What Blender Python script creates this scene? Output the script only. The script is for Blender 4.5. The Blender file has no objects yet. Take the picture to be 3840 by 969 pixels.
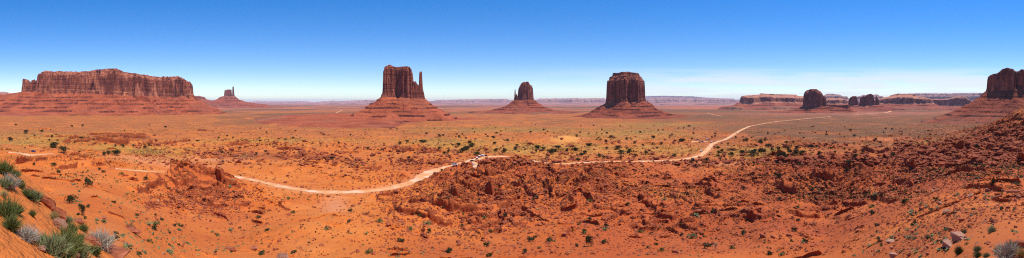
import bpy, bmesh, math, random
import numpy as np
from mathutils import Vector, Matrix

rnd = random.Random(7)
rs = np.random.RandomState(11)
PI = math.pi
C = bpy.context.scene.collection
scene = bpy.context.scene

# ------------------------------------------------------------------ camera, sky, sun, exposure
# the photograph is a half-circle panorama: azimuth 0 is +Y, +X is to the right, eye at the origin
FPX = 3840 / PI            # photo pixels per radian
Y0 = 383.0                 # photo row of eye level
cam = bpy.data.cameras.new('camera'); camo = bpy.data.objects.new('camera', cam); C.objects.link(camo)
camo.rotation_euler = (PI / 2, 0, 0)
cam.type = 'PANO'; cam.panorama_type = 'CENTRAL_CYLINDRICAL'
cam.central_cylindrical_range_u_min = -PI / 2; cam.central_cylindrical_range_u_max = PI / 2
cam.central_cylindrical_range_v_min = -(969 - Y0) / FPX; cam.central_cylindrical_range_v_max = Y0 / FPX
cam.central_cylindrical_radius = 1.0
cam.clip_start = 0.1; cam.clip_end = 200000
scene.camera = camo

SUN_AZ, SUN_EL = math.radians(99), math.radians(66)
world = bpy.data.worlds.new('World'); scene.world = world; world.use_nodes = True
wt = world.node_tree; wt.nodes.clear()
def wn(t): return wt.nodes.new(t)
sky = wn('ShaderNodeTexSky'); sky.sky_type = 'NISHITA'; sky.sun_disc = False
sky.sun_elevation = SUN_EL; sky.sun_rotation = SUN_AZ
sky.altitude = 1700; sky.air_density = 1.0; sky.dust_density = 0.35; sky.ozone_density = 2.2
bg = wn('ShaderNodeBackground'); bg.inputs['Strength'].default_value = 0.15
wo = wn('ShaderNodeOutputWorld')
tc = wn('ShaderNodeTexCoord'); sep = wn('ShaderNodeSeparateXYZ')
wt.links.new(tc.outputs['Generated'], sep.inputs[0])
hsv = wn('ShaderNodeHueSaturation'); hsv.inputs['Saturation'].default_value = 1.68; hsv.inputs['Hue'].default_value = 0.513; hsv.inputs['Value'].default_value = 1.76
gam = wn('ShaderNodeGamma'); gam.inputs[1].default_value = 0.76
wt.links.new(sky.outputs[0], gam.inputs[0]); wt.links.new(gam.outputs[0], hsv.inputs['Color'])
def wmath(op, a, b=None, clamp=False):
    n = wn('ShaderNodeMath'); n.operation = op; n.use_clamp = clamp
    for i, v in enumerate((a, b)):
        if v is None: continue
        if isinstance(v, (int, float)): n.inputs[i].default_value = v
        else: wt.links.new(v, n.inputs[i])
    return n.outputs[0]
# thin cirrus low in the sky
mp = wn('ShaderNodeMapping'); mp.inputs['Scale'].default_value = (1.4, 1.4, 19)
wt.links.new(tc.outputs['Generated'], mp.inputs[0])
nz = wn('ShaderNodeTexNoise'); nz.inputs['Scale'].default_value = 2.6; nz.inputs['Detail'].default_value = 9; nz.inputs['Roughness'].default_value = 0.6
wt.links.new(mp.outputs[0], nz.inputs['Vector'])
def wramp(v, p):
    n = wn('ShaderNodeValToRGB'); e = n.color_ramp.elements
    e[0].position, e[0].color = p[0][0], (p[0][1],) * 3 + (1,)
    e[1].position, e[1].color = p[-1][0], (p[-1][1],) * 3 + (1,)
    for q in p[1:-1]:
        x = e.new(q[0]); x.color = (q[1],) * 3 + (1,)
    wt.links.new(v, n.inputs[0]); return n.outputs[0]
cl = wramp(nz.outputs[0], [(0.39, 0), (0.57, 1)])
el = wramp(sep.outputs[2], [(-0.02, 0), (0.0, .5), (0.03, 1), (0.07, 0.9), (0.108, 0.0)])
side = wramp(wmath('ADD', wmath('MULTIPLY', sep.outputs[0], 0.5), 0.5), [(0.42, 0.0), (0.62, 0.42), (0.78, .85), (1.0, 1.0)])
cloud = wmath('MULTIPLY', wmath('MULTIPLY', cl, el), wmath('MULTIPLY', side, 0.8))
mixc = wn('ShaderNodeMixRGB'); wt.links.new(cloud, mixc.inputs[0]); wt.links.new(hsv.outputs[0], mixc.inputs[1])
mixc.inputs[2].default_value = (6.0, 6.2, 6.8, 1)
wt.links.new(mixc.outputs[0], bg.inputs[0]); wt.links.new(bg.outputs[0], wo.inputs[0])

sl = bpy.data.lights.new('sun', 'SUN'); sl.energy = 4.5; sl.angle = math.radians(0.53); sl.color = (1, 0.95, 0.88)
so = bpy.data.objects.new('sun', sl); C.objects.link(so)
sd = Vector((math.sin(SUN_AZ) * math.cos(SUN_EL), math.cos(SUN_AZ) * math.cos(SUN_EL), math.sin(SUN_EL)))
so.rotation_euler = sd.to_track_quat('Z', 'Y').to_euler()
vs = scene.view_settings
vs.view_transform = 'Standard'; vs.look = 'None'; vs.exposure = 0.0; vs.gamma = 1.0; vs.use_curve_mapping = False
scene.cycles.max_bounces = 4; scene.cycles.diffuse_bounces = 2; scene.cycles.volume_bounces = 1
scene.cycles.use_denoising = False; scene.cycles.filter_width = 1.1

# ------------------------------------------------------------------ noise
_ga = rs.rand(1024) * 2 * PI
_GX, _GY = np.cos(_ga), np.sin(_ga)
def _h(xi, yi, seed):
    h = (xi * 374761393 + yi * 668265263 + seed * 982451653) & 0xffffffff
    h = ((h ^ (h >> 13)) * 1274126177) & 0xffffffff
    return (h ^ (h >> 16)) & 1023
def perlin(x, y, seed=0):
    xf, yf = np.floor(x), np.floor(y); xi, yi = xf.astype(np.int64), yf.astype(np.int64)
    x, y = x - xf, y - yf
    u = x * x * x * (x * (x * 6 - 15) + 10); v = y * y * y * (y * (y * 6 - 15) + 10)
    def g(a, b):
        h = _h(xi + a, yi + b, seed); return _GX[h] * (x - a) + _GY[h] * (y - b)
    a = g(0, 0); a += u * (g(1, 0) - a)
    b = g(0, 1); b += u * (g(1, 1) - b)
    return (a + v * (b - a)) * 1.5
def fbm(x, y, wl, octaves=4, seed=0, gain=0.5):
    s = 0; a = 1; t = 0
    for i in range(octaves):
        s = s + a * perlin(x / wl, y / wl, seed + i * 17); t += a; a *= gain; wl *= 0.47
    return s / t * 1.3
def ridged(x, y, wl, octaves=3, seed=0):
    s = 0; a = 1; t = 0
    for i in range(octaves):
        s = s + a * (1 - 2 * np.abs(perlin(x / wl, y / wl, seed + i * 13))); t += a; a *= 0.5; wl *= 0.45
    return s / t
def cells(x, y, wl, seed=0):
    """random value of the nearest jittered cell: blocky joints"""
    x, y = x / wl, y / wl; xi, yi = np.floor(x).astype(np.int64), np.floor(y).astype(np.int64)
    best = np.full(x.shape, 9.0); val = np.zeros(x.shape)
    for a in (-1, 0, 1):
        for b in (-1, 0, 1):
            h = _h(xi + a, yi + b, seed); h2 = _h(xi + a, yi + b, seed + 77)
            d = (xi + a + .15 + .7 * h / 1023 - x) ** 2 + (yi + b + .15 + .7 * h2 / 1023 - y) ** 2
            m = d < best; best[m] = d[m]; val[m] = (h[m] * 7 % 1024) / 512. - 1
    return val
def sstep(a, b, x):
    t = np.clip((x - a) / (b - a), 0, 1); return t * t * (3 - 2 * t)

# ------------------------------------------------------------------ helpers
def tag(o, label=None, cat=None, group=None, kind=None):
    if label: o['label'] = label
    if cat: o['category'] = cat
    if group: o['group'] = group
    if kind: o['kind'] = kind
    return o
def link(name, me, mat=None, parent=None):
    o = bpy.data.objects.new(name, me); C.objects.link(o)
    if mat is not None and not me.materials: me.materials.append(mat)
    if parent is not None: o.parent = parent
    return o
def np_mesh(name, V, F, smooth=False, attrs=None):
    """V (n,3), F (m,k) with k 3 or 4"""
    me = bpy.data.meshes.new(name); V = np.asarray(V, np.float32); F = np.asarray(F, np.int32)
    k = F.shape[1]
    me.vertices.add(len(V)); me.vertices.foreach_set('co', V.ravel())
    me.loops.add(F.size); me.loops.foreach_set('vertex_index', F.ravel())
    me.polygons.add(len(F)); me.polygons.foreach_set('loop_start', np.arange(0, F.size, k, dtype=np.int32))
    me.polygons.foreach_set('loop_total', np.full(len(F), k, np.int32))
    me.polygons.foreach_set('use_smooth', np.full(len(F), smooth, bool))
    for n, a in (attrs or {}).items():
        t = me.attributes.new(n, 'FLOAT', 'POINT'); t.data.foreach_set('value', np.asarray(a, np.float32))
    me.update(calc_edges=True)
    return me
def sub_mesh(name, V, F, keep, smooth=False, attrs=None):
    f = F[keep]; used = np.zeros(len(V), bool); used[f.ravel()] = True
    idx = np.cumsum(used) - 1
    return np_mesh(name, V[used], idx[f], smooth, {k: v[used] for k, v in (attrs or {}).items()})
def az_of(px): return (px - 1920) / FPX
def empty(name, loc=(0, 0, 0), rz=0):
    o = bpy.data.objects.new(name, None); C.objects.link(o); o.location = loc; o.rotation_euler = (0, 0, rz); o.empty_display_size = 0.5
    return o
def copy_tree(o, parent=None):
    c = o.copy(); C.objects.link(c); c.parent = parent
    for ch in list(o.children): copy_tree(ch, c)
    return c

# ------------------------------------------------------------------ materials
class NT:
    def __init__(s, name, rough=0.9):
        s.m = bpy.data.materials.new(name); s.m.use_nodes = True; s.t = s.m.node_tree
        s.b = s.t.nodes['Principled BSDF']; s.b.inputs['Roughness'].default_value = rough
        s.b.inputs['Specular IOR Level'].default_value = 0.15
    def n(s, t): return s.t.nodes.new(t)
    def set(s, sock, v):
        if isinstance(v, (int, float)): sock.default_value = v
        elif isinstance(v, tuple): sock.default_value = v if len(v) == 4 or sock.type == 'VECTOR' else v + (1,)
        else: s.t.links.new(v, sock)
    def pos(s): return s.n('ShaderNodeNewGeometry').outputs['Position']
    def map(s, v, scale):
        m = s.n('ShaderNodeMapping'); m.inputs['Scale'].default_value = scale; s.t.links.new(v, m.inputs[0]); return m.outputs[0]
    def noise(s, v, scale, detail=4, rough=0.55, dist=0):
        m = s.n('ShaderNodeTexNoise'); m.inputs['Scale'].default_value = scale; m.inputs['Detail'].default_value = detail
        m.inputs['Roughness'].default_value = rough; m.inputs['Distortion'].default_value = dist
        s.t.links.new(v, m.inputs['Vector']); return m.outputs[0]
    def vor(s, v, scale):
        m = s.n('ShaderNodeTexVoronoi'); m.inputs['Scale'].default_value = scale; s.t.links.new(v, m.inputs['Vector']); return m.outputs['Distance']
    def ramp(s, v, pts):
        m = s.n('ShaderNodeValToRGB'); e = m.color_ramp.elements
        def c(x): return (x, x, x, 1) if isinstance(x, (int, float)) else tuple(x) + (1,)
        e[0].position, e[0].color = pts[0][0], c(pts[0][1]); e[1].position, e[1].color = pts[-1][0], c(pts[-1][1])
        for p in pts[1:-1]:
            x = e.new(p[0]); x.color = c(p[1])
        s.t.links.new(v, m.inputs[0]); return m.outputs[0]
    def math(s, op, a, b=0.0, clamp=False):
        m = s.n('ShaderNodeMath'); m.operation = op; m.use_clamp = clamp; s.set(m.inputs[0], a); s.set(m.inputs[1], b); return m.outputs[0]
    def mix(s, f, a, b, mode='MIX'):
        m = s.n('ShaderNodeMixRGB'); m.blend_type = mode; s.set(m.inputs[0], f); s.set(m.inputs[1], a); s.set(m.inputs[2], b); return m.outputs[0]
    def attr(s, name):
        m = s.n('ShaderNodeAttribute'); m.attribute_name = name; return m.outputs['Fac']
    def bump(s, h, dist, strength=1.0):
        m = s.n('ShaderNodeBump'); m.inputs['Strength'].default_value = strength; m.inputs['Distance'].default_value = dist
        s.t.links.new(h, m.inputs['Height']); s.t.links.new(m.outputs[0], s.b.inputs['Normal'])
    def out(s, col):
        s.set(s.b.inputs['Base Color'], col); return s.m

def simple(name, col, rough=0.8, metal=0.0, var=0.0, scale=3.0, spec=0.3):
    t = NT(name, rough); t.b.inputs['Metallic'].default_value = metal; t.b.inputs['Specular IOR Level'].default_value = spec
    if var:
        co = t.n('ShaderNodeTexCoord').outputs['Object']
        f = t.noise(co, scale, 4)
        lo = tuple(c * (1 - var) for c in col); hi = tuple(min(1, c * (1 + var)) for c in col)
        return t.out(t.ramp(f, [(0.3, lo), (0.7, hi)]))
    return t.out(col)

def cliff_mat(name, S=1.0, light=(0.54, 0.18, 0.092), mid=(0.27, 0.070, 0.040), dark=(0.075, 0.022, 0.016), cap=0.4):
    """sandstone wall: vertical desert-varnish streaks, horizontal beds; S = feature size factor"""
    t = NT(name, 0.92); p = t.pos()
    st = t.noise(t.map(p, (1, 1, 0.34)), 0.040 / S, 6, 0.66, 0.8)
    st2 = t.noise(t.map(p, (1, 1, 0.14)), 0.13 / S, 5, 0.6, 0.5)
    big = t.noise(p, 0.012 / S, 4, 0.5)
    col = t.ramp(st, [(0.36, dark), (0.47, mid), (0.60, light), (0.7, tuple(min(1, c * 1.25) for c in light))])
    col = t.mix(t.math('MULTIPLY', t.ramp(st2, [(0.48, 0.0), (0.64, 1.0)]), 0.6), col, dark)
    col = t.mix(t.math('MULTIPLY', t.ramp(big, [(0.42, 0.0), (0.6, 1.0)]), 0.55), col, mid)
    bed = t.noise(t.map(p, (0.03, 0.03, 1)), 0.11 / S, 5, 0.7, 0.2)
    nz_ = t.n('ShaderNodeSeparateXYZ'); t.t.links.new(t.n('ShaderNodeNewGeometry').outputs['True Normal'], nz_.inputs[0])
    col = t.mix(t.math('MULTIPLY', t.ramp(nz_.outputs[2], [(0.35, 0.0), (0.6, 1.0)]), cap), col, tuple(min(1, c * 1.15) for c in light))  # up-facing slopes painted paler: cleaner stone plus sunlit tops put into the colour
    col = t.mix(0.55, col, t.ramp(bed, [(0.35, (0.62, 0.6, 0.6)), (0.5, (1, 1, 1)), (0.65, (0.8, 0.74, 0.72))]), 'MULTIPLY')
    t.bump(t.math('ADD', t.math('MULTIPLY', st, 1.5), t.math('ADD', st2, bed)), 7.0 * S, 0.9)
    return t.out(col)

def talus_mat(name, S=1.0, a=(0.52, 0.125, 0.048), b=(0.34, 0.072, 0.030), stone=(0.52, 0.185, 0.09), dark=(0.10, 0.026, 0.016)):
    t = NT(name, 0.95); p = t.pos()
    big = t.noise(p, 0.01 / S, 5, 0.6)
    col = t.ramp(big, [(0.38, b), (0.6, a)])
    bed = t.noise(t.map(p, (0.05, 0.05, 1)), 0.10 / S, 4, 0.65, 0.15)
    col = t.mix(0.7, col, t.ramp(bed, [(0.38, (0.62, 0.56, 0.54)), (0.5, (1, 1, 1)), (0.62, (0.85, 0.8, 0.8))]), 'MULTIPLY')
    rk = t.noise(p, 0.16 / S, 5, 0.75)
    col = t.mix(t.math('MULTIPLY', t.attr('fan'), 0.45), col, tuple(.55 * a_ + .45 * s_ for a_, s_ in zip(b, stone)))
    col = t.mix(t.math('MULTIPLY', t.ramp(rk, [(0.56, 0.0), (0.68, 1.0)]), 0.55), col, stone)
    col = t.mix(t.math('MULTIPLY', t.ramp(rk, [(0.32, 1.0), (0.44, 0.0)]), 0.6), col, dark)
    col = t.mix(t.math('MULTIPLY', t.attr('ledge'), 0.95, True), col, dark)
    veg = t.noise(p, 0.004 / S, 4, 0.6)
    col = t.mix(t.math('MULTIPLY', t.math('MULTIPLY', t.ramp(veg, [(0.5, 0.0), (0.62, 1.0)]), t.attr('apron')), 0.45), col, (0.22, 0.16, 0.085))
    t.bump(rk, 5.0 * S, 0.9)
    return t.out(col)

# ------------------------------------------------------------------ base terrain
_R = np.log([1, 5, 10, 20, 35, 50, 100, 200, 300, 410, 700, 1100, 1500, 2000, 3000, 5000, 9000, 15000, 30000, 60000, 100000])
_D = np.array([2.5, 6, 9.5, 14.5, 19.5, 24, 38, 55, 65, 70, 83, 94, 98, 101, 106, 116, 134, 158, 215, 330, 480.])
def D(r): return np.interp(np.log(np.maximum(r, 1)), _R, _D)
def base_fac(a, r):
    ad = np.degrees(a); lr = np.log(np.maximum(r, 1))
    right = 1 - 0.42 * sstep(52, 88, ad) * (1 - sstep(math.log(120), math.log(420), lr))
    left = 1 - (0.36 * (1 - sstep(math.log(80), math.log(300), lr)) + 0.20 * (1 - sstep(math.log(300), math.log(750), lr)) * sstep(math.log(80), math.log(300), lr)) * sstep(-50, -76, ad)
    return right * left
def slope_of(py): return (py - Y0) / FPX
def base_r(px, py, a=None):
    """distance along an azimuth at which the smooth base terrain has the given dip"""
    a = az_of(px); r = np.exp(np.linspace(math.log(8), math.log(70000), 3000))
    s = D(r) * base_fac(np.full_like(r, a), r) / r
    i = np.argmax(s < slope_of(py)); return r[i]
# mounds: photo px, py of the summit area, distance, half width (m) across and along, height (m)
MOUNDS = [(735, 190, 34, 30, 9.0), (600, 165, 26, 26, 6.0), (845, 215, 16, 20, 5.0), (1655, 300, 20, 14, 3.0), (1880, 285, 48, 42, 7.5), (2030, 255, 55, 50, 6.0),
          (1780, 215, 32, 26, 4.5), (2330, 330, 30, 24, 5.5), (2960, 175, 34, 18, 5.5), (2240, 95, 30, 18, 3.0), (1560, 130, 22, 18, 4.0),
          (2100, 150, 26, 24, 4.0), (2650, 120, 26, 20, 3.5), (1180, 330, 60, 30, 3), (330, 230, 24, 18, 4.0), (160, 230, 30, 22, 3.5), (3420, 240, 45, 22, 6.0),
          (3640, 150, 24, 12, 4.0), (1300, 95, 14, 20, 3.5), (1000, 120, 20, 16, 2.5), (3200, 300, 50, 30, 5), (1100, 80, 14, 10, 2.5),
          (2115, 740, 42, 36, 7), (2830, 700, 120, 60, 8), (1960, 900, 150, 90, 5), (2960, 480, 60, 30, 6), (3460, 520, 80, 40, 7), (3600, 400, 60, 26, 6), (3690, 330, 50, 20, 6)]
# pale dirt road: photo points -> world
ROADS = [
    [(430, 634, 8), (520, 643, 11), (640, 652, 11), (760, 655, 6), (850, 658, 6), (950, 676, 6), (1060, 702, 6), (1180, 721, 6), (1300, 724, 6), (1400, 716, 6.5), (1490, 702, 7), (1560, 680, 8),
     (1600, 652, 13), (1650, 634, 10), (1720, 617, 8), (1780, 600, 12), (1830, 588, 12), (1875, 587, 9), (1905, 590, 6)],
    [(1995, 604, 4), (2050, 614, 6), (2120, 617, 8), (2200, 609, 6), (2330, 608, 6), (2460, 605, 7),
     (2560, 600, 9), (2625, 586, 9), (2650, 566, 9), (2670, 541, 9), (2695, 531, 9), (2722, 524, 9), (2748, 508, 10), (2768, 494, 10), (2800, 479, 11), (2812, 474, 10), (2840, 469, 9), (2900, 458, 10), (2960, 452, 11), (3040, 444, 13), (3120, 438, 16)],
    [(3200, 431, 22), (3260, 427, 24), (3330, 423, 30), (3345, 414, 40)],
    [(30, 572, 5), (75, 575, 6), (110, 583, 9), (150, 581, 9), (190, 577, 6)],
    [(1770, 606, 6), (1785, 618, 5), (1780, 632, 5)],
    [(2590, 535, 12), (2620, 530, 12), (2650, 533, 10)],
    [(1226, 442, 8), (1250, 430, 8), (1285, 412, 9)],
    [(2650, 425, 12), (2680, 432, 12), (2710, 437, 12)],
]
def dense(pts, step=0.02):
    out = []
    for (a, b) in zip(pts[:-1], pts[1:]):
        n = 12
        for i in range(n):
            f = i / n; out.append(tuple(a[k] + (b[k] - a[k]) * f for k in range(3)))
    out.append(pts[-1]); out = np.array(out)
    k = np.ones(9) / 9   # soften the corners
    if len(out) > 20:
        for c in range(3):
            p = np.pad(out[:, c], 4, mode='edge'); out[:, c] = np.convolve(p, k, 'valid')
    return out

def terrain0(x, y, fine=True):
    r = np.hypot(x, y) + 1e-6; a = np.arctan2(x, y); lr = np.log(r)
    z = -D(r) * base_fac(a, r)
    # slope rising to the right towards the big mesa
    ad = np.degrees(a)
    ad2 = np.where(ad < -120, ad + 360, ad)
    dist_c = np.hypot((ad2 - 101) / 14.5, (lr - math.log(680)) / np.where(lr < math.log(680), 0.62, 0.5))
    hill = 128 * np.exp(-dist_c ** 2)
    z += hill
    for (px, rr, sw, sl_, h) in MOUNDS:
        am = az_of(px); mx, my = rr * math.sin(am), rr * math.cos(am)
        dx, dy = x - mx, y - my
        u = dx * math.cos(am) - dy * math.sin(am); w = dx * math.sin(am) + dy * math.cos(am)
        z += h * np.exp(-(u / sw) ** 2 - (w / sl_) ** 2)
    near = sstep(18, 60, r)
    # rolling ground
    z += near * (1 - 0.6 * sstep(350, 700, r)) * 2.2 * fbm(x, y, 70, 3, 3)
    z += sstep(500, 1500, r) * 4.0 * fbm(x, y, 500, 3, 5) * (1 - 0.5 * sstep(6000, 20000, r))
    # where bare broken rock comes out
    rockn = fbm(x, y, 90, 4, 21)
    px = 1920 + a * FPX
    bad = np.zeros_like(x)
    for (cx, rr, sx, sr, w) in [(1750, 115, 330, .30, .75), (2650, 120, 420, .30, .6), (3100, 200, 300, .4, .9), (760, 170, 170, .32, 1.1), (1820, 200, 330, .55, 1.0), (2150, 190, 330, .5, .8), (2600, 160, 300, .45, .5), (3100, 260, 380, .5, .9), (3500, 330, 260, .6, 1.0),
                               (1500, 150, 160, .5, .6), (400, 620, 200, .16, 1.0), (1500, 500, 160, .12, .6), (1180, 420, 130, .15, .6), (3050, 560, 120, .1, 1), (3750, 500, 120, .6, .9), (1000, 620, 250, .1, .6), (230, 260, 160, .25, .5), (780, 460, 120, .1, .7)]:
        bad = np.maximum(bad, w * np.exp(-((px - cx) / sx) ** 2 - ((lr - math.log(rr)) / sr) ** 2))
    smooth_ = np.zeros_like(x)
    for (cx, rr, sx, sr) in [(1250, 150, 170, .5), (2250, 62, 330, .30), (2080, 640, 0.1, .1), (2960, 150, 120, .2), (2600, 62, 300, .25), (700, 70, 330, .35), (620, 370, 330, .16), (1100, 250, 260, .12), (3350, 75, 160, .3), (2300, 400, 300, .1)]:
        smooth_ = np.maximum(smooth_, np.exp(-((px - cx) / sx) ** 2 - ((lr - math.log(rr)) / sr) ** 2))
    rock = np.clip(bad * 1.0 + rockn * 0.9 - 0.25 - smooth_ * 0.9, 0, 1)
    rock = np.where(r > 900, np.clip(rockn * 1.2 - .2, 0, 1) * 0.4, rock) * sstep(12, 40, r)
    if not fine: return z, rock, bad
    oh = np.zeros_like(z)
    # broken scarps that follow the rim
    wx = fbm(x, y, 60, 3, 31); wx2 = fbm(x, y, 22, 3, 37)
    for (k, amp, sd, th) in ((9.0, 0.013, 41, 0.16), (16.0, 0.008, 53, 0.10), (5.0, 0.012, 61, .34)):
        t = lr * k + (wx * 1.6 + wx2 * 0.35) * np.clip(200 / r, 0.25, 1.6) * k / 9 + sd
        f = t - np.floor(t); idn = np.floor(t).astype(np.int64)
        m = sstep(th, th + 0.2, perlin(ad / 6.5 + idn * 7.31, idn * 3.7 + 0.5, sd) + rock * 0.5 - 0.15)
        m = m * np.clip(.85 + 1.9 * perlin(x / (7 + r * .03) + sd, y / (7 + r * .03), sd + 5), 0, 1)
        A = np.minimum(amp * r, 3.2) * m * (1 - 0.85 * smooth_) * near * (1 - sstep(2000, 4000, r))
        saw = sstep(0.0, 0.009 * k, f) * (1 - f) ** 1.3
        wd = 0.009 * k; oh += 0.85 * A * sstep(.3 * wd, wd, f) * np.exp(-((f - wd) / (1.8 * wd)) ** 2)
        dip = -0.25 * np.exp(-((1 - f) / (0.008 * k)) ** 2)
        z += A * (saw + dip)
        rock = np.maximum(rock, m * (1 - smooth_) * near * (np.exp(-(f / 0.10) ** 2) + np.exp(-((1 - f) / .05) ** 2)) * 0.9 * (1 - sstep(2500, 4000, r)))
    # eroded, benched badland: contour-following ledges round every knob
    bl = np.clip(bad * 1.1 + 0.35 * rockn, 0, 1) * near * (1 - .8 * smooth_) * (1 - sstep(700, 1100, r))
    L_ = np.clip(r / 170, .5, 2.5)
    hd = (10.0 * ridged(x + 12 * wx2, y + 12 * wx2, 60, 3, 141) + 5.0 * fbm(x, y, 95, 3, 143)) * bl * np.clip(r / 130, .45, 1.3)
    stp = 1.5
    q = hd / stp + 0.3 * wx2; fq = q - np.floor(q)
    hd2 = hd + stp * (sstep(0.38, 0.62, fq) - fq) * np.clip(.35 + 1.6 * perlin(x / 33, y / 33, 147) + .4, 0, 1)
    z += hd2 - 3.0 * bl
    oh += 0.5 * stp * bl * sstep(.5, .62, fq) * (1 - sstep(.62, .85, fq))
    # gullies and rubble
    z += -near * (1 - sstep(400, 900, r)) * (1.6 + 2.2 * bl) * np.clip(ridged(x, y, 48, 3, 71) - 0.35, 0, 1) * (1 - smooth_ * .7)
    rub = np.clip(rock, 0, 1) * near * (1 - sstep(700, 1500, r))
    z += rub * (0.9 * fbm(x, y, 13, 4, 81, 0.6) + 0.4 * np.abs(fbm(x, y, 3.2, 2, 91)))
    z += 0.12 * near * fbm(x, y, 5, 2, 95) * (1 - sstep(300, 600, r))
    # near slope to the left of the photographer
    ax = a
    edge = 14.0 + 1.2 * fbm(x, y, 5, 2, 101)
    hp = -1.75 + np.where(x < 0, 0.047 * x, -0.62 * x) - 0.80 * y + 0.25 * fbm(x, y, 4, 3, 103) + 0.06 * fbm(x, y, .7, 3, 105)
    hp = hp - np.clip(r - edge, 0, None) * 0.9 - np.clip(r - edge - 3, 0, None) * 0.6
    k = 1.2
    z = np.where(r < 60, k * np.logaddexp(np.clip(z / k, -60, 60), np.clip(hp / k, -200, 60)), z)
    # inside the last metres keep the ground under the camera
    z = np.where(r < 2.0, np.minimum(z, -1.55), z)
    return z, rock, bad, oh

# polar mesh of the ground: cells about a pixel wide where the photo looks, coarse behind
azs = np.radians(np.concatenate([np.arange(-180, -96, 2.0), np.arange(-96, 96, 0.115), np.arange(96, 180.01, 2.0)]))
azs[-1] = PI
rad = np.concatenate([np.exp(np.arange(math.log(0.6), math.log(3), 0.03)), np.exp(np.arange(math.log(3), math.log(14), 0.009)), np.exp(np.arange(math.log(14), math.log(40), 0.0052)), np.exp(np.arange(math.log(40), math.log(1300), 0.0036)),
                      np.exp(np.arange(math.log(1300), math.log(9000), 0.010)), np.exp(np.arange(math.log(9000), math.log(110000), 0.04))])
NA, NR = len(azs), len(rad)
AA, RR = np.meshgrid(azs, rad, indexing='ij')
X, Y = RR * np.sin(AA), RR * np.cos(AA)
Z, ROCK, BAD, OH = terrain0(X, Y)

def surf_hit(px, py, Zg):
    """first visible ground under a photo point -> (r index float)"""
    a = az_of(px); i = int(np.clip(np.searchsorted(azs, a), 1, NA - 1))
    s = np.maximum.accumulate(-(-Zg[i]) / rad); s[:3] = s[3] if False else s[:3]
    tgt = -slope_of(py)
    start = 0
    j = int(np.argmax(s[start:] >= tgt)) + start
    return i, max(j, 1)
# explicit ledges seen in the photograph (polylines, height in metres)
LEDGES = [([(1477, 777), (1505, 800), (1551, 800), (1600, 815)], 1.6), ([(1536, 758), (1626, 762)], 1.6), ([(1663, 721), (1710, 730), (1761, 751)], 2.4), ([(1618, 770), (1690, 785), (1784, 796)], 2.2),
          ([(1829, 698), (1867, 728), (1904, 751), (1893, 781)], 2.8), ([(1569, 860), (1603, 897)], 1.5), ([(1611, 818), (1694, 841)], 1.8), ([(1867, 803), (1885, 871)], 1.8), ([(1742, 642), (1790, 648), (1829, 664)], 1.5),
          ([(1928, 698), (1965, 706), (2003, 743)], 2.5), ([(1965, 781), (1988, 811)], 1.6), ([(2315, 657), (2356, 660)], 3), ([(2446, 818), (2522, 826)], 1.3), ([(2140, 860), (2120, 890)], 1.2), ([(2290, 780), (2340, 800)], 1.3),
          ([(2872, 687), (2921, 706), (2974, 728)], 2.2), ([(3038, 668), (3147, 676)], 2.8), ([(2966, 803), (3064, 811)], 1.6), ([(3169, 597), (3230, 600)], 3.0), ([(2960, 610), (3000, 618)], 2.5),
          ([(3422, 593), (3486, 604)], 3), ([(3508, 612), (3553, 623), (3644, 612)], 3.4), ([(3587, 642), (3693, 642)], 2.6), ([(3343, 683), (3418, 698)], 2.2), ([(3478, 510), (3599, 525)], 4), ([(3305, 510), (3350, 509)], 4),
          ([(3600, 560), (3840, 572)], 3), ([(3700, 520), (3840, 528)], 3), ([(3640, 700), (3760, 716)], 1.6), ([(3290, 730), (3350, 760)], 1.8), ([(3620, 480), (3860, 500)], 4), ([(3700, 455), (3870, 462)], 4), ([(3740, 430), (3880, 436)], 4),
          ([(715, 597), (790, 592), (873, 582)], 2.2), ([(640, 574), (719, 572)], 2.5), ([(1159, 597), (1215, 578)], 3.0), ([(655, 698), (704, 679)], 1.8), ([(813, 676), (839, 660)], 2.0), ([(895, 777), (933, 758)], 1.3),
          ([(75, 612), (110, 603), (150, 600)], 1.8), ([(199, 634), (240, 628), (286, 623)], 1.6), ([(519, 721), (560, 700), (602, 683)], 1.8), ([(549, 770), (587, 766)], 1.3), ([(260, 522), (400, 513), (540, 521)], 7.5), ([(250, 533), (480, 530)], 6), ([(330, 505), (560, 507)], 7), ([(560, 535), (700, 528)], 5), ([(160, 512), (260, 515)], 6), ([(840, 545), (930, 540)], 4), ([(1040, 560), (1110, 556)], 4), ([(3040, 590), (3120, 600)], 4), ([(3230, 560), (3330, 566)], 5), ([(3350, 625), (3420, 632)], 3.5), ([(2010, 650), (2060, 700), (2070, 740)], 3), ([(1700, 690), (1760, 700)], 3), ([(2180, 700), (2260, 720)], 2.6), ([(2560, 690), (2660, 700)], 3), ([(2400, 740), (2450, 790)], 2.2), ([(3120, 760), (3240, 770)], 2.4),
          ([(1370, 634), (1430, 630)], 3.0), ([(1502, 604), (1551, 608)], 3.2), ([(1040, 760), (1085, 790)], 1.2), ([(560, 488), (640, 490)], 5), ([(740, 487), (800, 492)], 5), ([(2460, 640), (2500, 655)], 2), ([(2640, 720), (2700, 740)], 1.5), ([(2760, 800), (2830, 820)], 1.4)]
Zb = Z.copy()
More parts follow.
